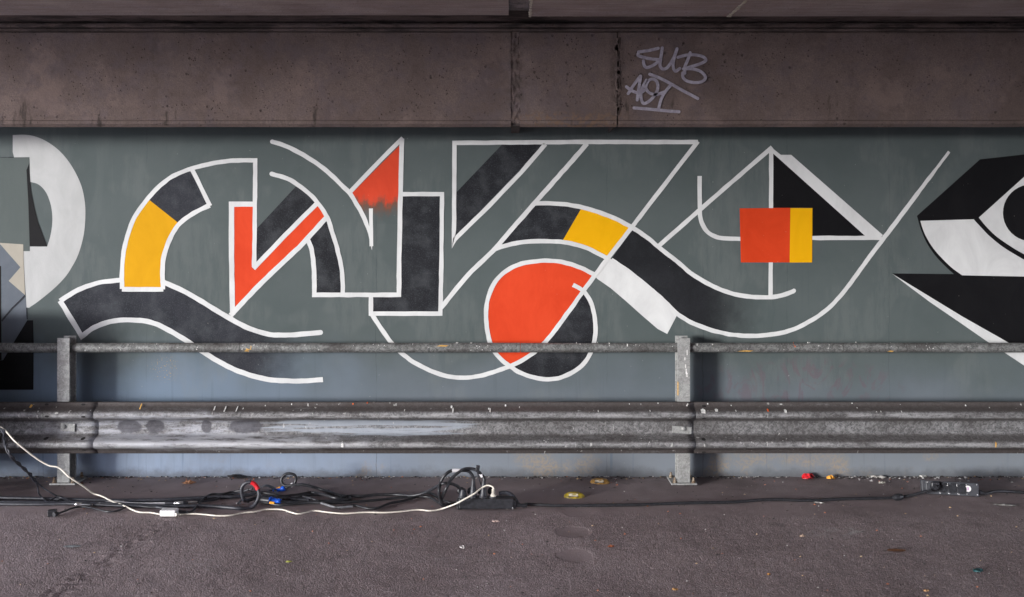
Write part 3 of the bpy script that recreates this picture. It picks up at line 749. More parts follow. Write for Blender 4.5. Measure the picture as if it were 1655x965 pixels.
for (par, px0, px1, py0, py1, off, bx, by) in ((beamA, 99, 122, 683, 697.5, .0022, 105, 689), (beamB, 1086, 1117.5, 688, 701, 0, 1104.5, 692.5)):
    y = YR-off; x0, x1 = xat(px0, y), xat(px1, y); z0, z1 = zat(py1, y), zat(py0, y)
    Mx = Matrix.Translation(((x0+x1)/2, y-.005, (z0+z1)/2)) @ Matrix.Rotation(R(4), 4, 'Y')
    hx, hz = (x1-x0)/2, (z1-z0)/2*.86
    g = G(); g.bbox((-hx, -.004, -hz), (hx, .004, hz), .0015, Mx); wpz = g.build('washer_plate', M_POST, par)
    g = G(); xb, zb = xat(bx, y), zat(by, y)
    Mb = Matrix.Translation((xb, y-.009, zb)) @ Matrix.Rotation(R(90), 4, 'X')
    g.lathe([(.014, 0), (.014, .003), (.012, .007), (.007, .0095), (.001, .0105)], Mb, 16); g.build('bolt', M_POST, par)
# thin seams where old labels were welded; pipe in lengths
ZPI, YPI, RPI = zat(562, YP+.046), YP+.048, .0295
cuts = [-7.5, xat(389, YPI), xat(841, YPI), xat(1361, YPI), 8]
for i in range(4):
    x0, x1 = cuts[i]+(.0015 if i else 0), cuts[i+1]-.0015
    n = int((x1-x0)/.05)
    g = G(); g.tube([(x0+(x1-x0)*k/n, YPI+.001*mn.noise((x0+k*.1, 0, i)), ZPI+.0015*mn.noise((0, k*.07, i))) for k in range(n+1)], RPI+(-.0008 if i in (0, 2) else 0), 24)
    p = g.build('handrail_pipe', M_PIPE, rail)
g = G(); g.tube([(c-.04, YPI, ZPI) for c in cuts[1:4]][:1]+[(cuts[1]+.04, YPI, ZPI)], RPI-.004, 16)
g.build('pipe_sleeve', M_HOLE, rail)
# paint flecks on rail and pipe
def flecks(mat, spots, par, n='paint_fleck'):
    g = G()
    for (px, py, w_, h_, where) in spots:
        if where == 'r':
            z = zat(py, yr+.02); y = rail_y(z)-.0062; x = xat(px, y)
            z = zat(py, y); z = min(z, ZR+.153)
            cs = [(-.5, -.5), (.4, -.6), (.55, .3), (.1, .6), (-.5, .4)]
            g.add([(x+a*w_/270, rail_y(z+b*h_/270)-.0066, z+b*h_/270) for a, b in cs], [(0, 1, 2, 3, 4)])
        else:
            x = xat(px, YPI-RPI); z = zat(py, YPI-RPI)
            def yy(zv): q = max(0, RPI**2-(zv-ZPI)**2); return YPI-math.sqrt(q)-.001
            cs = [(-.5, -.4), (.3, -.6), (.5, .3), (-.1, .6)]
            g.add([(x+a*w_/268, yy(z+b*h_/268), z+b*h_/268) for a, b in cs], [(0, 1, 2, 3)])
    return kind(g.build(n, mat, par), 'stuff')
random.seed(3)
fw = [(730, 657, 3, 3, 'r'), (732, 663, 2, 5, 'r'), (790, 660, 2, 2, 'r'), (817, 655, 2.5, 2.5, 'r'), (792, 663, 2, 4, 'r'), (1270, 665, 4, 4, 'r'), (1262, 653, 4, 1.5, 'r'), (1376, 651, 2, 1.5, 'r'), (1063, 651, 2, 1.5, 'r'), (365, 660, 2, 6, 'r'), (384, 660, 1.5, 6, 'r'), (345, 663, 2, 9, 'r'), (1110, 655, 2, 2, 'r'), (1143, 652, 2, 2, 'r'), (1137, 665, 7, 5, 'r'), (1158, 663, 5, 3, 'r'), (1560, 655, 2, 2, 'r'), (553, 720, 4, 6, 'r')]
fw += [(random.uniform(0, 1655), random.uniform(652, 666), random.uniform(.8, 1.6), random.uniform(.8, 2.2), 'r') for _ in range(22)]
fw += [(738, 554.8, 5, 1.5, 'p'), (761, 555, 4, 1.5, 'p'), (1014, 558, 2, 4, 'p'), (985, 557, 1.5, 5, 'p'), (822, 557, 2, 3, 'p'), (932, 555, 2, 2, 'p'), (1442, 558, 3, 6, 'p'), (1582, 561, 2, 11, 'p'), (1127, 557, 2, 3, 'p'), (1152, 557, 2, 2, 'p')]
fw += [(random.uniform(130, 1655), random.uniform(554, 567), random.uniform(.8, 2), random.uniform(.8, 2), 'p') for _ in range(55)]
flecks(M_FLECK, fw, rail)
flecks(M_FLECKO, [(399, 566, 9, 5, 'p'), (405, 562, 3, 6, 'p'), (1205, 567.5, 26, 2.2, 'p'), (1440, 568, 11, 2.2, 'p'), (229, 656, 2, 7, 'r'), (715, 559, 20, 2, 'p'), (1610, 719, 2, 8, 'r'), (51, 656, 4, 4, 'r')], rail)
flecks(M_FLECKR, [(571, 652, 2, 2, 'r'), (594, 650.5, 2, 2, 'r'), (1241, 663, 2.5, 3, 'r'), (1284, 556, 2, 4, 'p'), (1285, 560, 2, 2, 'p')], rail)
g = G(); xf = xat(1095.5, YP+.08); g.add([(xat(1094.8, YP), YP-.0006, zat(638, YP)), (xat(1096.4, YP), YP-.0006, zat(640, YP)), (xat(1096.6, YP), YP-.0006, zat(618, YP)), (xat(1094.8, YP), YP-.0006, zat(616, YP))], [(0, 1, 2, 3)])
g.build('paint_fleck', M_FLECKO, rail)
g = G()
for (px, py, w_, h_) in ((1109, 600, 2, 8), (1110, 606, 3, 7), (1108, 592, 1.5, 6), (1110.5, 570, 1.5, 9), (1107, 580, 1.5, 5)):
    x, z = xat(px, YP), zat(py, YP); g.add([(x-w_/540, YP-.0007, z-h_/540), (x+w_/540, YP-.0007, z-h_/600), (x+w_/700, YP-.0007, z+h_/540), (x-w_/600, YP-.0007, z+h_/540)], [(0, 1, 2, 3)])
kind(g.build('paint_fleck', M_FLECK, rail), 'stuff')

# ------------------------------------------------------------------ equipment trunk beyond the left edge, where the leads come from
case = empty('equipment_trunk', (-3.81, -.48, 0))
tag(case, 'black equipment trunk with aluminium edges beside the crash barrier', 'trunk')
cx0, cx1, cy0, cy1 = -4.40, -3.23, -.66, -.30
g = G(); g.bbox((cx0, cy0, .12), (cx1, cy1, 1.04), .012); g.build('trunk_body', M_CASE, case)
for z in (.12, .78, 1.04):
    g = G(); g.bbox((cx0-.006, cy0-.006, z-.016), (cx1+.006, cy1+.006, z+.012), .004); g.build('edge_trim', M_ALU, case)
for (x, y) in ((cx0+.1, cy0+.1), (cx1-.1, cy0+.1), (cx0+.1, cy1-.1), (cx1-.1, cy1-.1)):
    g = G(); g.lathe([(.03, -.02), (.048, -.016), (.05, 0), (.048, .016), (.03, .02)], Matrix.Translation((x, y, .05)) @ Matrix.Rotation(R(90), 4, 'X'), 18)
    g.box((x-.03, y-.03, .09), (x+.03, y+.03, .115)); g.build('castor', M_PLA, case)

# ------------------------------------------------------------------ leads on the floor
def P3(pts):
    out = []
    for p in pts:
        if isinstance(p, Vector): out.append(p)
        else: out.append(gp(p[0], p[1], p[2] if len(p) > 2 else .008))
    return out
def lead(name, pts, r, mat, par=None, n=6):
    g = G(); g.tube(crom(P3(pts), n), r, 8); return g.build(name, mat, par)
def cyl(p0, p1, prof, mat, name, par, n=14):   # profile (radius, 0..1) along p0 -> p1
    p0, p1 = Vector(p0), Vector(p1); d = p1-p0
    q = d.to_track_quat('Z', 'Y').to_matrix().to_4x4(); q.translation = p0
    g = G(); g.lathe([(r, t*d.length) for (r, t) in prof], q, n); return g.build(name, mat, par)
BARREL = [(.6, 0), (1, .04), (1, .96), (.6, 1)]
def barrel(r): return [(r*a, b) for a, b in BARREL]

# cream charger lead with adapter box
o = empty('charger_lead', gp(270, 835)); tag(o, 'cream power lead with a white adapter box running across the floor', 'power lead')
TP = [Vector((-3.235, -.50, .56)), Vector((-3.04, -.62, .50)), gp(0, 690, .42), gp(24, 713, .36), gp(55, 738, .27), gp(78, 752, .22), gp(95, 756, .21), gp(112, 771, .17), gp(135, 786, .11), gp(150, 797, .06), gp(165, 802, .045), gp(183, 811, .02), gp(195, 815, .012), (222, 827), (243, 828.5), (258, 831)]
lead('cord', TP, .0046, M_WCAB, o)
c = gp(270.5, 836)
g = G(); g.bbox((-.043, -.028, 0), (.043, .028, .034), .006, Matrix.Translation((c.x, c.y+.028, .002))); ab = g.build('adapter_box', M_WPLA, o)
cyl(gp(284, 832, .016), gp(290, 832, .012), [(.009, 0), (.009, .3), (.006, .4), (.009, .6), (.006, 1)], M_WCAB, 'strain_relief', o)
lead('cord', [(288, 832), (310, 830.5), (330, 831.5), (350, 833.5), (372, 833), (392, 829), (412, 827), (430, 823.5), (455, 823.5), (470, 828), (481, 830.5), (492, 829), (508, 825.5), (530, 828), (556, 830), (590, 828), (620, 828.5), (645, 827), (675, 824), (695, 825.5), (712, 823, .012), (735, 815, .05), (752, 806, .085), (768, 797, .115), (778, 789, .135), (788, 784.5, .15), (796, 787, .145), (798.5, 791, .135)], .0045, M_WCAB, o)
# power strip with plugs
XS0, XS1 = gp(741, 825).x, gp(831, 823).x; YS = gp(785, 824.5).y; SH = .062; SD = .072
strip = empty('power_strip', ((XS0+XS1)/2, YS+.036, 0)); tag(strip, 'black rubber power strip on the floor with four plugs standing in it', 'power strip', 'power strips on the floor')
g = G(); g.bbox((XS0, YS, .004), (XS1, YS+SD, SH), .008); g.bbox((XS0-.012, YS+.004, 0), (XS0+.02, YS+SD-.004, .05), .006); g.bbox((XS1-.02, YS+.006, .004), (XS1+.012, YS+SD-.004, .052), .008)
g.build('housing', M_PLA, strip)
zs = [xat(px, YS+.036) for px in (748, 764.5, 781.5, 797.5)]
for x in zs:
    g = G(); g.lathe([(.024, SH-.002), (.024, SH+.005), (.020, SH+.006)], Matrix.Translation((x, YS+.034, 0)), 20); g.build('socket', M_PLAG, strip)
    g = G(); g.lathe([(.018, -.003), (.022, -.003), (.022, .003), (.010, .004)], Matrix.Translation((x-.012, YS+SD-.004, SH+.024)) @ Matrix.Rotation(R(80), 4, 'X'), 18); g.build('socket_flap', M_PLA, strip)
g = G(); g.bbox((XS1-.012, YS-.002, .004), (XS1-.004, YS+.006, .016), .002); g.build('screw', M_NICK, strip)
g = G(); g.tube(crom([(zs[3]+.03, YS+SD-.01, SH+.012), (zs[3]+.06, YS+SD-.008, SH+.016), (XS1-.02, YS+SD-.008, SH+.008), (XS1+.012, YS+SD-.01, SH-.03), (XS1+.02, YS+SD-.02, .02)], 5), .011, 8); g.build('carry_handle', M_RUBG, strip)
cyl((XS1+.01, YS+.03, .022), (XS1+.07, YS+.03, .014), [(.014, 0), (.014, .3), (.009, .4), (.011, .7), (.007, 1)], M_RUB, 'cable_gland', strip)
# cream plug
cyl((zs[3], YS+.034, SH+.006), (zs[3], YS+.034, SH+.052), [(.017, 0), (.017, .12), (.011, .3), (.009, .5), (.011, .53), (.008, .62), (.010, .66), (.008, .74), (.010, .78), (.006, .9), (.005, 1)], M_WCAB, 'plug', o)

def plug_lead(label, x, top, pts, tape=None, tapem=None, r=.0088):
    o = empty('plug_lead', (x, YS+.034, 0)); tag(o, label, 'power lead', 'black leads plugged into the power strip')
    H = top
    cyl((x, YS+.034, SH+.006), (x+.002, YS+.034, SH+H), [(.021, 0), (.021, .12), (.017, .2), (.016, .45), (.011, .8), (.009, 1)], M_RUBG, 'plug', o)
    lead('cord', [Vector((x+.002, YS+.034, SH+H-.004))]+pts, r, M_RUB, o)
    if tape: g = G(); g.tube(crom(P3(tape), 5), r+.0012, 10); g.build('tape_band', tapem, o)
    return o
yv = YS+.034
def vp(px, py, y=None): return wallp(px, py, yv if y is None else y)
lp2 = plug_lead('black lead looping left out of the second socket with a white tape band', zs[1], .095,
    [vp(765, 772), vp(759, 763), vp(751, 760.5, yv-.01), vp(742, 760.5, yv-.02), vp(729, 761, yv-.03), vp(719, 768, yv-.04), vp(712, 780, yv-.04), (709.5, 793, .12), (711, 805, .07), (716, 815, .03), (728, 815.5, .012), (742, 812, .012)],
    [vp(744, 760.5, yv-.02), vp(737, 760.3, yv-.025), vp(730.5, 760.8, yv-.03)], M_TAPEW)
lp3 = plug_lead('black lead arching high out of the third socket over to the left', zs[2], .093,
    [vp(783, 776), vp(779, 768, yv+.01), vp(770, 760), vp(760, 757.5), vp(750, 758.5, yv-.02), vp(740, 764, yv-.03), vp(729, 775, yv-.045), (721, 790, .13), (715, 803, .075), (712, 812, .03), (716, 817, .010), (728, 816.5, .010)],
    [vp(779.6, 770.5, yv+.01), vp(778, 767.4, yv+.01), vp(776, 765, yv+.01)], M_TAPEW)
g = G(); Mx = Matrix.Translation(vp(772, 757, yv)) @ Matrix.Rotation(R(10), 4, 'Y'); g.bbox((-.011, -.009, -.016), (.011, .009, .016), .003, Mx); g.build('velcro_tie', M_PLA, lp3)
g = G(); g.tube(crom([vp(771.5, 762), vp(773, 770), vp(776, 779), vp(780, 790, yv+.02)], 4), .0035, 6); g.build('tie_strap', M_PLA, lp3)
o1 = empty('plug_lead', (zs[0], yv, 0)); tag(o1, 'black lead bent low out of the leftmost socket of the power strip', 'power lead', 'black leads plugged into the power strip')
cyl((zs[0], yv, SH+.006), (zs[0]+.002, yv-.004, SH+.045), [(.021, 0), (.021, .3), (.017, .5), (.015, 1)], M_RUBG, 'plug', o1)
lead('cord', [Vector((zs[0], yv, SH+.04)), vp(745, 791.5), vp(738, 785, yv-.01), vp(727, 781.5, yv-.03), vp(715, 782, yv-.05), (700, 790, .09), (685, 797, .045), (665, 801, .02), (640, 799.5), (610, 799.5), (585, 802), (565, 801.5), (545, 805, .02), (525, 800, .02), (505, 796), (480, 800), (455, 802), (432, 797), (405, 796)], .0085, M_RUB, o1)

# more black leads lying between the connectors and the strip
def bl(label, pts, r=.0078, mat=None, extra=None):
    return tag(lead('black_lead', pts, r, mat or M_RUB), label, 'power lead', 'black leads lying along the wall')
bl('slack black lead waving along the floor left of the power strip', [(742, 813, .012), (726, 812, .012), (712, 807, .010), (700, 799, .014), (690, 796.5, .012), (682, 798), (668, 805), (650, 810), (630, 813.5), (612, 820.5), (602, 822), (590, 821), (575, 817), (563, 818), (545, 820), (530, 816), (515, 811), (505, 806), (492, 803), (478, 805), (462, 807), (440, 806), (425, 802)], .0072)
bl('black lead with a hairpin bend between the blue plug and the power strip', [(745, 815), (715, 815), (690, 803, .01), (640, 805), (600, 809), (560, 812), (530, 813), (500, 812.5), (470, 815), (450, 816), (425, 811.5), (410, 806)], .0075)
bl('black lead bending back in a hairpin in the middle of the floor', [(470, 802), (500, 800), (520, 799.5), (540, 799.5), (557, 801.5), (566, 804.5), (565, 807), (555, 808), (535, 809), (500, 811), (470, 812.5)], .0075)
# ring lead with white tag
o = empty('blue_plug_lead', gp(452, 800)); tag(o, 'black lead looped into a small upright ring behind a blue plug', 'power lead', 'leads with blue plugs')
cc = gp(467, 792, .0); yq = cc.y
def rp(px, py, dy=0): return wallp(px, py, yq+dy)
rr = [rp(459.5, 790), rp(466, 786.5), rp(474, 783, .01), rp(478.2, 776.5, .012), rp(477, 769, .012), rp(471, 765.8, .01), rp(463, 766, .01), rp(457, 770.5, .008), rp(454.8, 776.5, .004), rp(457, 782.5, 0), rp(463, 785.2, -.006), rp(475, 784, -.01), rp(488, 783.5, -.01), rp(502, 786, -.01), rp(520, 791.5, -.01), (540, 798, .012), (556, 803, .01)]
lead('cord', rr, .0085, M_RUB, o)
cyl(rp(470, 785.5, -.004), rp(474.5, 781.5, .012), barrel(.0115), M_TAPEW, 'tape_band', o)
cyl(rp(442, 794.5, 0), rp(461, 789, 0), [(.016, 0), (.021, .03), (.021, .12), (.016, .14), (.017, .5), (.014, .55), (.015, .75), (.016, .8), (.015, .96), (.009, 1)], M_BLUE, 'blue_plug', o)
g = G(); g.bbox((-.014, -.010, -.004), (.014, .010, .004), .002, Matrix.Translation(rp(450, 788.5, 0)) @ Matrix.Rotation(R(-16), 4, 'Y')); g.build('latch', M_ORNG, o)
cyl(rp(426, 799, .01), rp(442, 794.8, 0), [(.014, 0), (.016, .2), (.016, 1)], M_PLA, 'plug_body', o)
o = empty('blue_plug_lead', gp(445, 812)); tag(o, 'black lead with a blue plug and orange latch lying flat on floor', 'power lead', 'leads with blue plugs')
cyl(gp(436.5, 809, .02), gp(454.5, 810.5, .02), [(.012, 0), (.022, .03), (.022, .12), (.016, .14), (.017, .5), (.014, .55), (.016, .8), (.014, .96), (.009, 1)], M_BLUE, 'blue_plug', o)
g = G(); g.bbox((-.014, -.006, -.006), (.014, .006, .006), .002, Matrix.Translation(gp(440.5, 811.5, .028)+Vector((0, -.012, 0))) @ Matrix.Rotation(R(6), 4, 'Y')); g.build('latch', M_ORNG, o)
cyl(gp(420, 807, .02), gp(437, 809, .02), [(.013, 0), (.016, .2), (.016, 1)], M_PLA, 'plug_body', o)
lead('cord', [gp(454, 810.5, .02), (470, 811.5, .014), (490, 811), (520, 812), (545, 810), (565, 806)], .0078, M_RUBG, o)
g = G()                                 # wide black strap arching over the plugs
pts = crom([gp(414, 800, .02), rp(420, 790, -.02), rp(428, 785.5, -.02), rp(438, 787.5, -.02), rp(445, 793, -.02), gp(449, 804, .012)], 6)
for i in range(len(pts)-1):
    a_, b_ = pts[i], pts[i+1]; v_ = Vector((0, .018, .0)); n_ = Vector((0, 0, .0035))
    g.add([a_-v_, a_+v_, b_+v_, b_-v_, a_-v_+n_, a_+v_+n_, b_+v_+n_, b_-v_+n_], [(0, 1, 2, 3), (4, 7, 6, 5), (0, 4, 5, 1), (2, 6, 7, 3), (0, 3, 7, 4), (1, 5, 6, 2)])
tag(g.build('strap', M_PLA), 'black webbing strap arched over the blue plugs', 'strap')
# grey lead running to the plugs
tag(lead('grey_lead', [gp(420, 801, .02), (428, 805, .016), (440, 807, .014), (460, 806.5), (478, 803.5), (495, 804), (512, 810), (525, 815), (545, 820), (570, 818.5)], .0068, plain('grey_sheath', (.16, .165, .18), .4)), 'thin grey lead crossing in front of the blue plugs', 'power lead')
# thick ring lead with red tape
o = empty('red_taped_lead', gp(400, 815)); tag(o, 'thick black lead standing in a hoop with a band of red tape', 'power lead')
yh = gp(402, 822).y
def hp(px, py, dy=0): return wallp(px, py, yh+dy)
lead('cord', [Vector((-3.235, -.55, .24)), Vector((-3.16, -.60, .06)), (-30, 810.5), (0, 811.5), (60, 812.5), (110, 812.5), (160, 813.5), (210, 816), (260, 818), (300, 818), (330, 817.5), (360, 819.5), (385, 821.5), hp(402, 821.5), hp(412, 815.5, .01), hp(418, 804, .02), hp(418.2, 794, .03), hp(412, 783, .035), hp(405, 779.5, .03), hp(397, 781, .03), hp(391, 788, .03), hp(391, 798, .03), hp(394, 808, .035), (400, 809, .02), (415, 805, .02), (440, 803, .014), (470, 806), (500, 809)], .0105, M_RUBG, o)
g = G(); g.tube(crom([hp(405.5, 779.6, .03), hp(410, 781.5, .033), hp(414, 785.5, .034), hp(417, 791, .032)], 5), .0122, 10); g.build('tape_band', M_TAPER, o)
o = empty('purple_connector', gp(406, 806)); tag(o, 'purple and white connector lying inside the taped hoop of cable', 'connector')
cyl(rp(399.5, 800, -.01), rp(407, 800.5, -.01), [(.013, 0), (.016, .1), (.016, .9), (.014, 1)], M_PURP, 'collar', o)
cyl(rp(407, 800.5, -.01), rp(416, 801.5, -.01), [(.014, 0), (.016, .2), (.017, .8), (.011, 1)], M_TAPEW, 'sleeve', o)
cyl(rp(392, 799.5, -.01), rp(399.5, 800, -.01), [(.005, 0), (.005, 1)], M_NICK, 'tip', o)
o = empty('tripod_foot', gp(392, 812)); tag(o, 'small black bracket with a steel foot lying inside the cable hoop', 'bracket')
g = G(); g.tube([gp(384, 814.5, .008), gp(392, 806, .035), gp(396, 800, .05)], .005, 6); g.tube([gp(402, 813, .008), gp(396, 806, .03)], .006, 6); g.build('arm', M_PLA, o)
g = G(); g.bbox((-.011, -.006, 0), (.011, .006, .008), .002, Matrix.Translation(gp(385.5, 815, 0))); g.build('foot', M_NICK, o)
# second thick lead and thin ones on the left
bl('upper thick black lead running straight along the floor from the left edge', [Vector((-3.235, -.45, .22)), Vector((-3.17, -.48, .05)), (-30, 803.5), (0, 804.5), (60, 806), (120, 807.5), (180, 809), (230, 808.5), (265, 808), (300, 806), (340, 804), (375, 803), (395, 801), (412, 798, .012)], .0105, M_RUBG)
bl('thick black lead hugging the red taped lead along the floor', [(-40, 814), (0, 814.5), (60, 815), (110, 814), (150, 815.5), (200, 817.5), (240, 818.5), (262, 821), (285, 826), (305, 828)], .0085, M_RUBG)
o = empty('signal_lead', gp(230, 814)); tag(o, 'white signal lead with silver plugs at both ends near adapter box', 'signal lead')
lead('cord', [(148, 816), (160, 814.5), (175, 811.5), (190, 811), (205, 813), (225, 814), (268, 813.5)], .0062, M_WPLA, o)
lead('cord', [(178, 813.5), (188, 812, .01), (200, 811.5, .01)], .0055, M_WPLA, o)
cyl(gp(122, 815, .013), gp(133, 815.2, .013), [(.009, 0), (.011, .1), (.011, .4), (.009, .45), (.011, .9), (.009, 1)], M_NICK, 'plug', o)
cyl(gp(133, 815.2, .013), gp(147, 816, .013), [(.009, 0), (.009, .6), (.0065, 1)], M_RUBG, 'plug_boot', o)
cyl(gp(267, 813.5, .013), gp(282, 813.5, .013), [(.0065, 0), (.009, .4), (.009, 1)], M_RUBG, 'plug_boot', o)
cyl(gp(282, 813.5, .013), gp(296, 813.5, .013), [(.009, 0), (.011, .1), (.009, .3), (.012, .4), (.012, .95), (.009, 1)], M_NICK, 'plug', o)
cyl(gp(296, 813.5, .013), gp(304, 812.5, .013), [(.013, 0), (.012, .5), (.006, 1)], M_RUBG, 'plug_boot', o)
cyl(gp(304, 812.5, .013), gp(319, 811, .013), [(.005, 0), (.007, .5), (.004, 1)], M_NICK, 'plug', o)
lead('cord', [gp(318, 811, .012), (345, 808), (365, 801), (380, 797.5, .012), (392, 795, .02), (402, 791, .035)], .0058, M_RUBG, o)
bl('thin black lead climbing from the floor in an S behind the white adapter box', [(305, 828.5), (312, 825), (320, 816), (330, 805, .012), (342, 799), (360, 798.5), (375, 795), (392, 792.5, .02)], .0062)
bl('thin black lead crossing the floor in a flat curve towards the hoop', [(310, 810), (335, 807), (355, 803), (372, 798.5), (390, 795), (408, 790, .03)], .0052)
o = empty('twisted_leads', gp(60, 800)); tag(o, 'pair of thin black leads twisted together hanging down from left edge', 'signal lead')
tw0 = [Vector((-3.235, -.54, .60)), Vector((-3.06, -.64, .53)), gp(0, 692, .44), gp(8, 712, .40), gp(11, 725, .37), gp(20, 740, .32), gp(33, 752, .26), gp(47, 765, .20), gp(57, 777, .14)]
base = crom(tw0, 10)
for ph in (0, math.pi):
    pp = [p+Vector((.006*math.cos(i*.45+ph), 0, .006*math.sin(i*.45+ph))) for i, p in enumerate(base)]
    g = G(); g.tube(pp, .0052, 6); g.build('cord', M_RUBG, o)
lead('cord', [gp(57, 777, .14), gp(61, 787, .09), gp(63, 798, .045), (70, 806, .015), (80, 813, .012), (95, 809, .018), (97, 803, .016)], .0045, M_RUBG, o)
lead('cord', [gp(57, 777, .14), gp(68, 787, .09), gp(80, 795, .06), gp(92, 802, .03), (102, 806, .018), (112, 812), (122, 815)], .0045, M_RUBG, o)
lead('cord', [(76, 813, .012), (86, 806, .02), (95, 802, .025), (105, 806, .018), (118, 811), (130, 812)], .0045, M_RUBG, o)
o = empty('loose_plug_lead', gp(85, 830)); tag(o, 'thin black lead ending in a loose square black plug on floor', 'power lead')
lead('cord', [(91, 831, .014), (105, 826, .014), (118, 821), (132, 819), (148, 821), (160, 824), (175, 827), (190, 825.5), (203, 820), (213, 817), (225, 818), (240, 819.5), (258, 820)], .0055, M_RUB, o)
cyl(gp(95, 829.5, .016), gp(87, 832, .016), [(.008, 0), (.011, .4), (.013, .5), (.013, 1)], M_PLA, 'plug', o)
g = G(); g.bbox((-.022, -.016, 0), (.022, .016, .034), .004, Matrix.Translation(gp(84.5, 834, 0)) @ Matrix.Rotation(R(15), 4, 'Z')); g.build('plug_head', M_PLA, o)

# long extension lead and right power strip
o = empty('extension_lead', gp(1150, 812)); tag(o, 'long black extension lead running right along the floor to a strip', 'extension lead')
lead('cord', [Vector((XS1+.05, YS+.03, .016)), (850, 815), (870, 816), (900, 817), (940, 817), (990, 816.5), (1040, 815.5), (1090, 813.5), (1130, 812.5), (1170, 812), (1200, 810.5), (1230, 808), (1260, 807.5), (1290, 808.5), (1320, 808.5), (1350, 807), (1380, 806), (1410, 805.5), (1440, 804.5), (1465, 802, .014), (1485, 797.5, .03), (1499, 793.5, .045)], .0085, M_RUB, o)
cyl(gp(1444, 804.5, .014), gp(1459, 802.5, .016), [(.010, 0), (.017, .15), (.020, .5), (.017, .85), (.010, 1)], M_RUB, 'knot_boot', o)
g = G(); g.bbox((-.016, -.012, 0), (.016, .012, .006), .002, Matrix.Translation(gp(1452, 806.5, .001))); g.build('tape_tag', M_NICK, o)
pl_, pr_ = gp(1497, 799), gp(1583, 803.5)
ux = (pr_-pl_); ux.z = 0; LN = ux.length; ux.normalize(); uy = Vector((-ux.y, ux.x, 0))
Ms = Matrix(((ux.x, uy.x, 0, pl_.x), (ux.y, uy.y, 0, pl_.y), (0, 0, 1, 0), (0, 0, 0, 1))) @ Matrix.Rotation(R(-14), 4, 'X')
s2 = empty('power_strip', pl_+(pr_-pl_)/2); tag(s2, 'black power strip tipped on its side showing its row of sockets', 'power strip', 'power strips on the floor')
HS = .078
g = G(); g.bbox((0, 0, .002), (LN, .055, HS), .005, Ms); g.bbox((-.02, .012, .006), (.004, .050, HS+.003), .004, Ms); g.build('housing', plain('slate_plastic', (.048, .051, .060), .55, 0, .15), s2)
for i, fx in enumerate((.155, .325, .50, .675)):
    x = fx*LN*1.0
    if i:
        g = G(); g.lathe([(.0265, 0), (.0265, .004), (.0262, .0045), (.0250, .0048), (.0245, .0048), (.001, .0048)], Ms @ Matrix.Translation((x, .0, HS*.5)) @ Matrix.Rotation(R(90), 4, 'X'), 22); g.box((x-.010, -.009, HS*.5+.018), (x+.016, 0, HS*.5+.030), Ms); g.build('socket_flap', M_PLA, s2)
        for (dx, dz) in ((-.024, .018), (.026, .026), (-.016, -.028), (.028, -.026)):
            g = G(); g.lathe([(.0036, 0), (.0032, .002), (.0005, .0025)], Ms @ Matrix.Translation((x+dx, 0, HS*.5+dz)) @ Matrix.Rotation(R(90), 4, 'X'), 8); g.build('screw', M_NICK, s2)
for (x, z) in ((.010, HS-.008), (LN-.010, HS-.010), (LN-.010, .012)):
    g = G(); g.lathe([(.0042, 0), (.0038, .002), (.0005, .003)], Ms @ Matrix.Translation((x, 0, z)) @ Matrix.Rotation(R(90), 4, 'X'), 8); g.build('screw', M_NICK, s2)
g = G(); g.lathe([(.0175, 0), (.0175, .002), (.016, .0024)], Ms @ Matrix.Translation((LN*.795, 0, HS*.56)) @ Matrix.Rotation(R(90), 4, 'X'), 24); g.build('round_sticker', M_WPLA, s2)
g = G(); g.box((LN*.795-.005, -.0034, HS*.56-.009), (LN*.795+.004, -.002, HS*.56+.008), Ms); g.build('sticker_print', plain('lilac_print', (.55, .36, .55), .5), s2)
g = G(); g.lathe([(.024, 0), (.024, .012), (.020, .02), (.017, .045), (.010, .055)], Ms @ Matrix.Translation((.155*LN, 0, HS*.52)) @ Matrix.Rotation(R(90), 4, 'X'), 18); g.bbox((.155*LN-.02, -.035, HS*.5), (.155*LN+.024, -.004, HS-.006), .006, Ms); g.build('plug', M_PLA, o)
cyl(Ms @ Vector((LN+.002, .025, HS*.35)), Ms @ Vector((LN+.05, .025, HS*.25)), [(.013, 0), (.013, .35), (.009, .45), (.011, .7), (.007, 1)], M_PLA, 'cable_gland', s2)
tag(lead('outgoing_lead', [Ms @ Vector((LN+.04, .025, HS*.27)), (1612, 794, .02), (1640, 795), (1662, 796), (1700, 796), (1800, 798)], .0085, M_RUB), 'black lead leaving the tipped power strip towards the right edge', 'power lead')

# road studs
def stud(px, py, mat, label, lit):
    c = gp(px, py); o = empty('road_stud', c); tag(o, label, 'road stud', 'round road studs on the floor')
    g = G(); g.lathe([(.060, -.004), (.060, .001), (.055, .009), (.045, .017), (.030, .022), (.012, .0245), (.002, .025)], Matrix.Translation(c) @ Matrix.Diagonal((1, .62, 1, 1)), 28); g.build('dome', mat, o)
    Mr = Matrix.Translation((c.x-.006, c.y-.0275, .0125)) @ Matrix.Rotation(R(-52), 4, 'X')
    g = G(); g.bbox((-.026, -.003, -.008), (.026, .004, .010), .0015, Mr); g.build('reflector', M_REFL, o)
    g = G(); g.box((-.029, -.0015, .010), (.029, .005, .0125), Mr); g.box((-.029, -.0015, -.0105), (.029, .005, -.008), Mr); g.build('reflector_frame', M_PLA, o)
stud(969.5, 779.5, M_STUDO, 'ochre round road stud close to the foot of the wall', 0)
stud(928, 802, M_STUD, 'bright yellow round road stud next to the extension lead', 0)

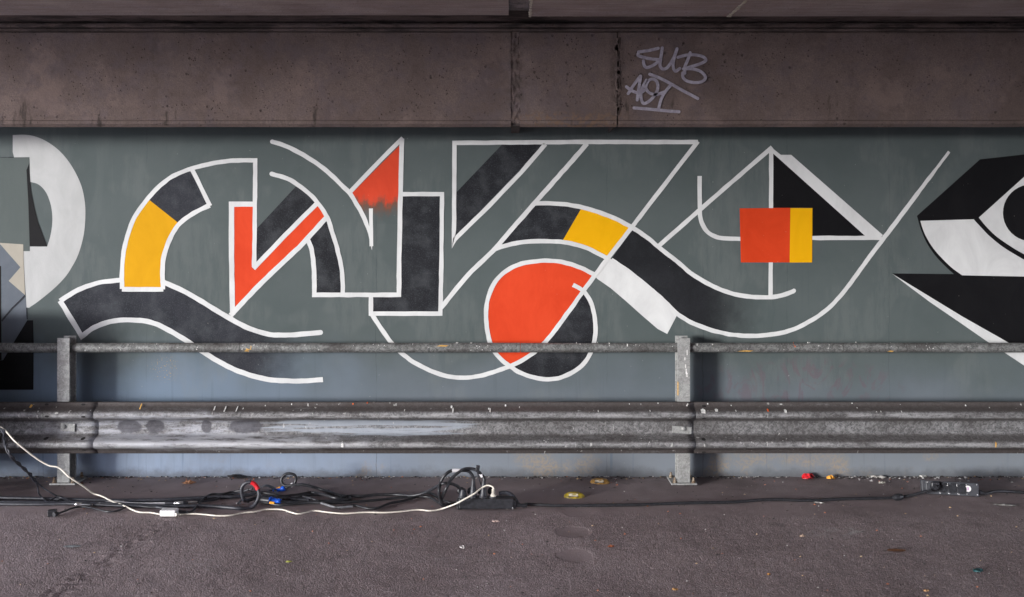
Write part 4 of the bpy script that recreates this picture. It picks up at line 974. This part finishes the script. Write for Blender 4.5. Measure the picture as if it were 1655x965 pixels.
# ------------------------------------------------------------------ litter
def scrap(name, label, cat, px, py, w_, d_, h_, mat, rot=0, seed=1, n=7, group=None):
    """crumpled or flaky scrap: jittered thick patch"""
    c = gp(px, py); g = G(); nx, ny = n, max(3, n//2)
    Mx = Matrix.Translation((c.x, c.y, 0)) @ Matrix.Rotation(R(rot), 4, 'Z')
    top, bot = [], []
    for j in range(ny+1):
        for i in range(nx+1):
            u, v = i/nx-.5, j/ny-.5
            k = 1+.35*mn.noise((u*5+seed, v*5, seed)); e_ = max(0, 1-4*(u*u+v*v))
            x = u*w_*k*(math.sqrt(max(.15, 1-2.4*v*v))); y = v*d_*k*(math.sqrt(max(.15, 1-2.4*u*u)))
            z = .002+h_*max(0, .35+.9*mn.noise((u*4+seed*3.1, v*4, 2)))*(.3+.7*e_)
            top.append(Mx @ Vector((x, y, z+.0015))); bot.append(Mx @ Vector((x, y, max(0, z-.0015))))
    W = nx+1
    fs = [(j*W+i, j*W+i+1, (j+1)*W+i+1, (j+1)*W+i) for j in range(ny) for i in range(nx)]
    N = len(top); ed = [i for i in range(nx)]
    g.add(top+bot, fs+[tuple(N+k for k in f[::-1]) for f in fs])
    group = group or {'dead_leaf': 'dead leaves scattered on the floor', 'plaster_flake': 'plaster flakes on the floor', 'plastic_scrap': 'plastic scraps on the floor'}.get(name)
    return tag(g.build(name, mat), label, cat, group)
pm = plain
scrap('plastic_scrap', 'crumpled bright red plastic scrap at the foot of the wall', 'litter', 1306, 773, .085, .06, .05, pm('red_plastic', (.62, .02, .03), .35), 10, 1)
scrap('plastic_scrap', 'small orange crumbly scrap beside the red scrap', 'litter', 1343, 773.5, .055, .04, .03, pm('orange_foam', (.75, .36, .05), .7), 0, 2)
scrap('dead_leaf', 'curled tan dead leaf on the floor near the wall', 'leaf', 306, 781, .085, .05, .03, pm('tan_leaf', (.34, .17, .09), .7), 5, 3)
scrap('tar_rag', 'black tarry strip lying against the foot of the wall', 'litter', 384, 771, .14, .06, .03, pm('tar_rag', (.02, .017, .016), .6), -12, 4)
scrap('dead_leaf', 'long flat brown leaf lying alone on the rough asphalt', 'leaf', 1449, 890, .085, .035, .004, pm('brown_leaf', (.20, .085, .035), .7), -4, 5)
scrap('plastic_scrap', 'dark teal crumpled scrap near the right front corner', 'litter', 1580, 923, .055, .04, .018, pm('teal_scrap', (.02, .09, .10), .5), 20, 6)
scrap('paint_chip', 'short white stick shaped chip in front of the extension lead', 'litter', 1324, 813, .055, .018, .004, pm('white_chip', (.72, .71, .68), .6), -24, 7)
scrap('tape_scrap', 'strip of pale grey translucent tape on the left foreground', 'litter', 116, 883.5, .09, .03, .004, pm('pale_tape', (.30, .32, .34), .25), 4, 8)
scrap('paper_scrap', 'folded pinkish paper scrap in front of the left power strip', 'litter', 801, 843.5, .042, .022, .014, pm('pink_paper', (.55, .42, .38), .7), -8, 9)
scrap('cigarette_end', 'whitish crushed cigarette end on the open asphalt', 'litter', 747, 885.5, .026, .03, .016, pm('stub', (.50, .47, .46), .7), 30, 10)
scrap('dead_leaf', 'yellow green leaf fragment on the left half of the foreground', 'leaf', 467, 908.5, .036, .016, .006, pm('green_leaf', (.35, .36, .08), .7), 6, 11)
scrap('dead_leaf', 'small orange brown leaf scrap below a faint white smudge', 'leaf', 987, 884, .034, .02, .010, pm('orange_leaf', (.34, .11, .05), .7), 8, 12)
scrap('dead_leaf', 'orange brown leaf curl at the front edge of the floor', 'leaf', 1091, 953.5, .030, .018, .010, pm('ochre_leaf', (.46, .26, .10), .7), 8, 13)
scrap('plaster_flake', 'pale plaster flake left of the white powder smear', 'litter', 1297, 867, .034, .022, .010, pm('pale_flake', (.42, .31, .24), .8), 3, 14)
scrap('plaster_flake', 'white plaster lump above the plug knot of the extension lead', 'litter', 1425, 781, .045, .035, .02, pm('plaster_white', (.62, .60, .55), .8), 12, 15)
scrap('plaster_flake', 'long white plaster flake against the wall near the right strip', 'litter', 1420, 771.5, .10, .05, .02, pm('plaster_white2', (.60, .58, .54), .8), -14, 16)
scrap('plaster_flake', 'flat white plaster flake behind the tipped power strip', 'litter', 1491, 770.5, .06, .035, .012, pm('plaster_white3', (.66, .65, .62), .8), 0, 17)
scrap('film_scrap', 'crumpled strip of clear film right of the tipped power strip', 'litter', 1625, 817, .13, .03, .008, pm('clear_film', (.30, .29, .28), .2), -10, 18)
scrap('dead_leaf', 'faint tan leaf scrap at the front of the floor on the right', 'leaf', 1497, 955.5, .03, .016, .008, pm('tan_leaf2', (.42, .24, .12), .7), 4, 19)
scrap('orange_chip', 'tiny orange chip on the right half of the foreground', 'litter', 1242, 929, .016, .012, .008, pm('orange_chip', (.62, .30, .08), .7), 4, 20)

# grit: crumbs of plaster and stone
def grit(name, mat, spots):
    g = G()
    for (x, y, r) in spots:
        a0 = random.random()*6; vs = []
        for k in range(5):
            an = a0+2*math.pi*k/5; q = r*random.uniform(.6, 1.2); vs.append((x+q*1.3*math.cos(an), y+q*math.sin(an), -.001+random.uniform(0, .002)))
        vs.append((x+random.uniform(-.3, .3)*r, y, r*random.uniform(.5, 1.0)))
        g.add(vs, [(k, (k+1) % 5, 5) for k in range(5)])
    return kind(g.build(name, mat, loc=(0, 0, 0)), 'stuff')
random.seed(21)
def foot_spots(n, rmin, rmax, xr=(-3.6, 3.6), dy=.045):
    out = []
    for _ in range(n):
        x = random.uniform(*xr)
        if random.random() > .35+.65*max(0, mn.noise((x*3, 0, 5))+.45): continue
        out.append((x, -abs(random.gauss(0, dy))-.004, random.uniform(rmin, rmax)))
    return out
def any_spots(n, rmin, rmax):
    return [(random.uniform(-3.4, 3.4), -random.random()**1.3*2.3, random.uniform(rmin, rmax)) for _ in range(n)]
grit('plaster_grit', pm('plaster_grit', (.52, .51, .50), .85), foot_spots(420, .002, .006, dy=.022)+foot_spots(70, .003, .010, (2.1, 3.6), .05)+any_spots(130, .0018, .0042))
grit('dark_grit', pm('dark_grit', (.045, .038, .038), .85), foot_spots(900, .002, .009, dy=.03)+any_spots(420, .003, .007))
grit('brick_grit', pm('brick_grit', (.34, .12, .06), .85), foot_spots(60, .003, .008, dy=.09)+any_spots(110, .0025, .0065))
grit('tan_grit', pm('tan_grit', (.40, .28, .16), .85), any_spots(110, .0025, .006)+foot_spots(70, .003, .008))
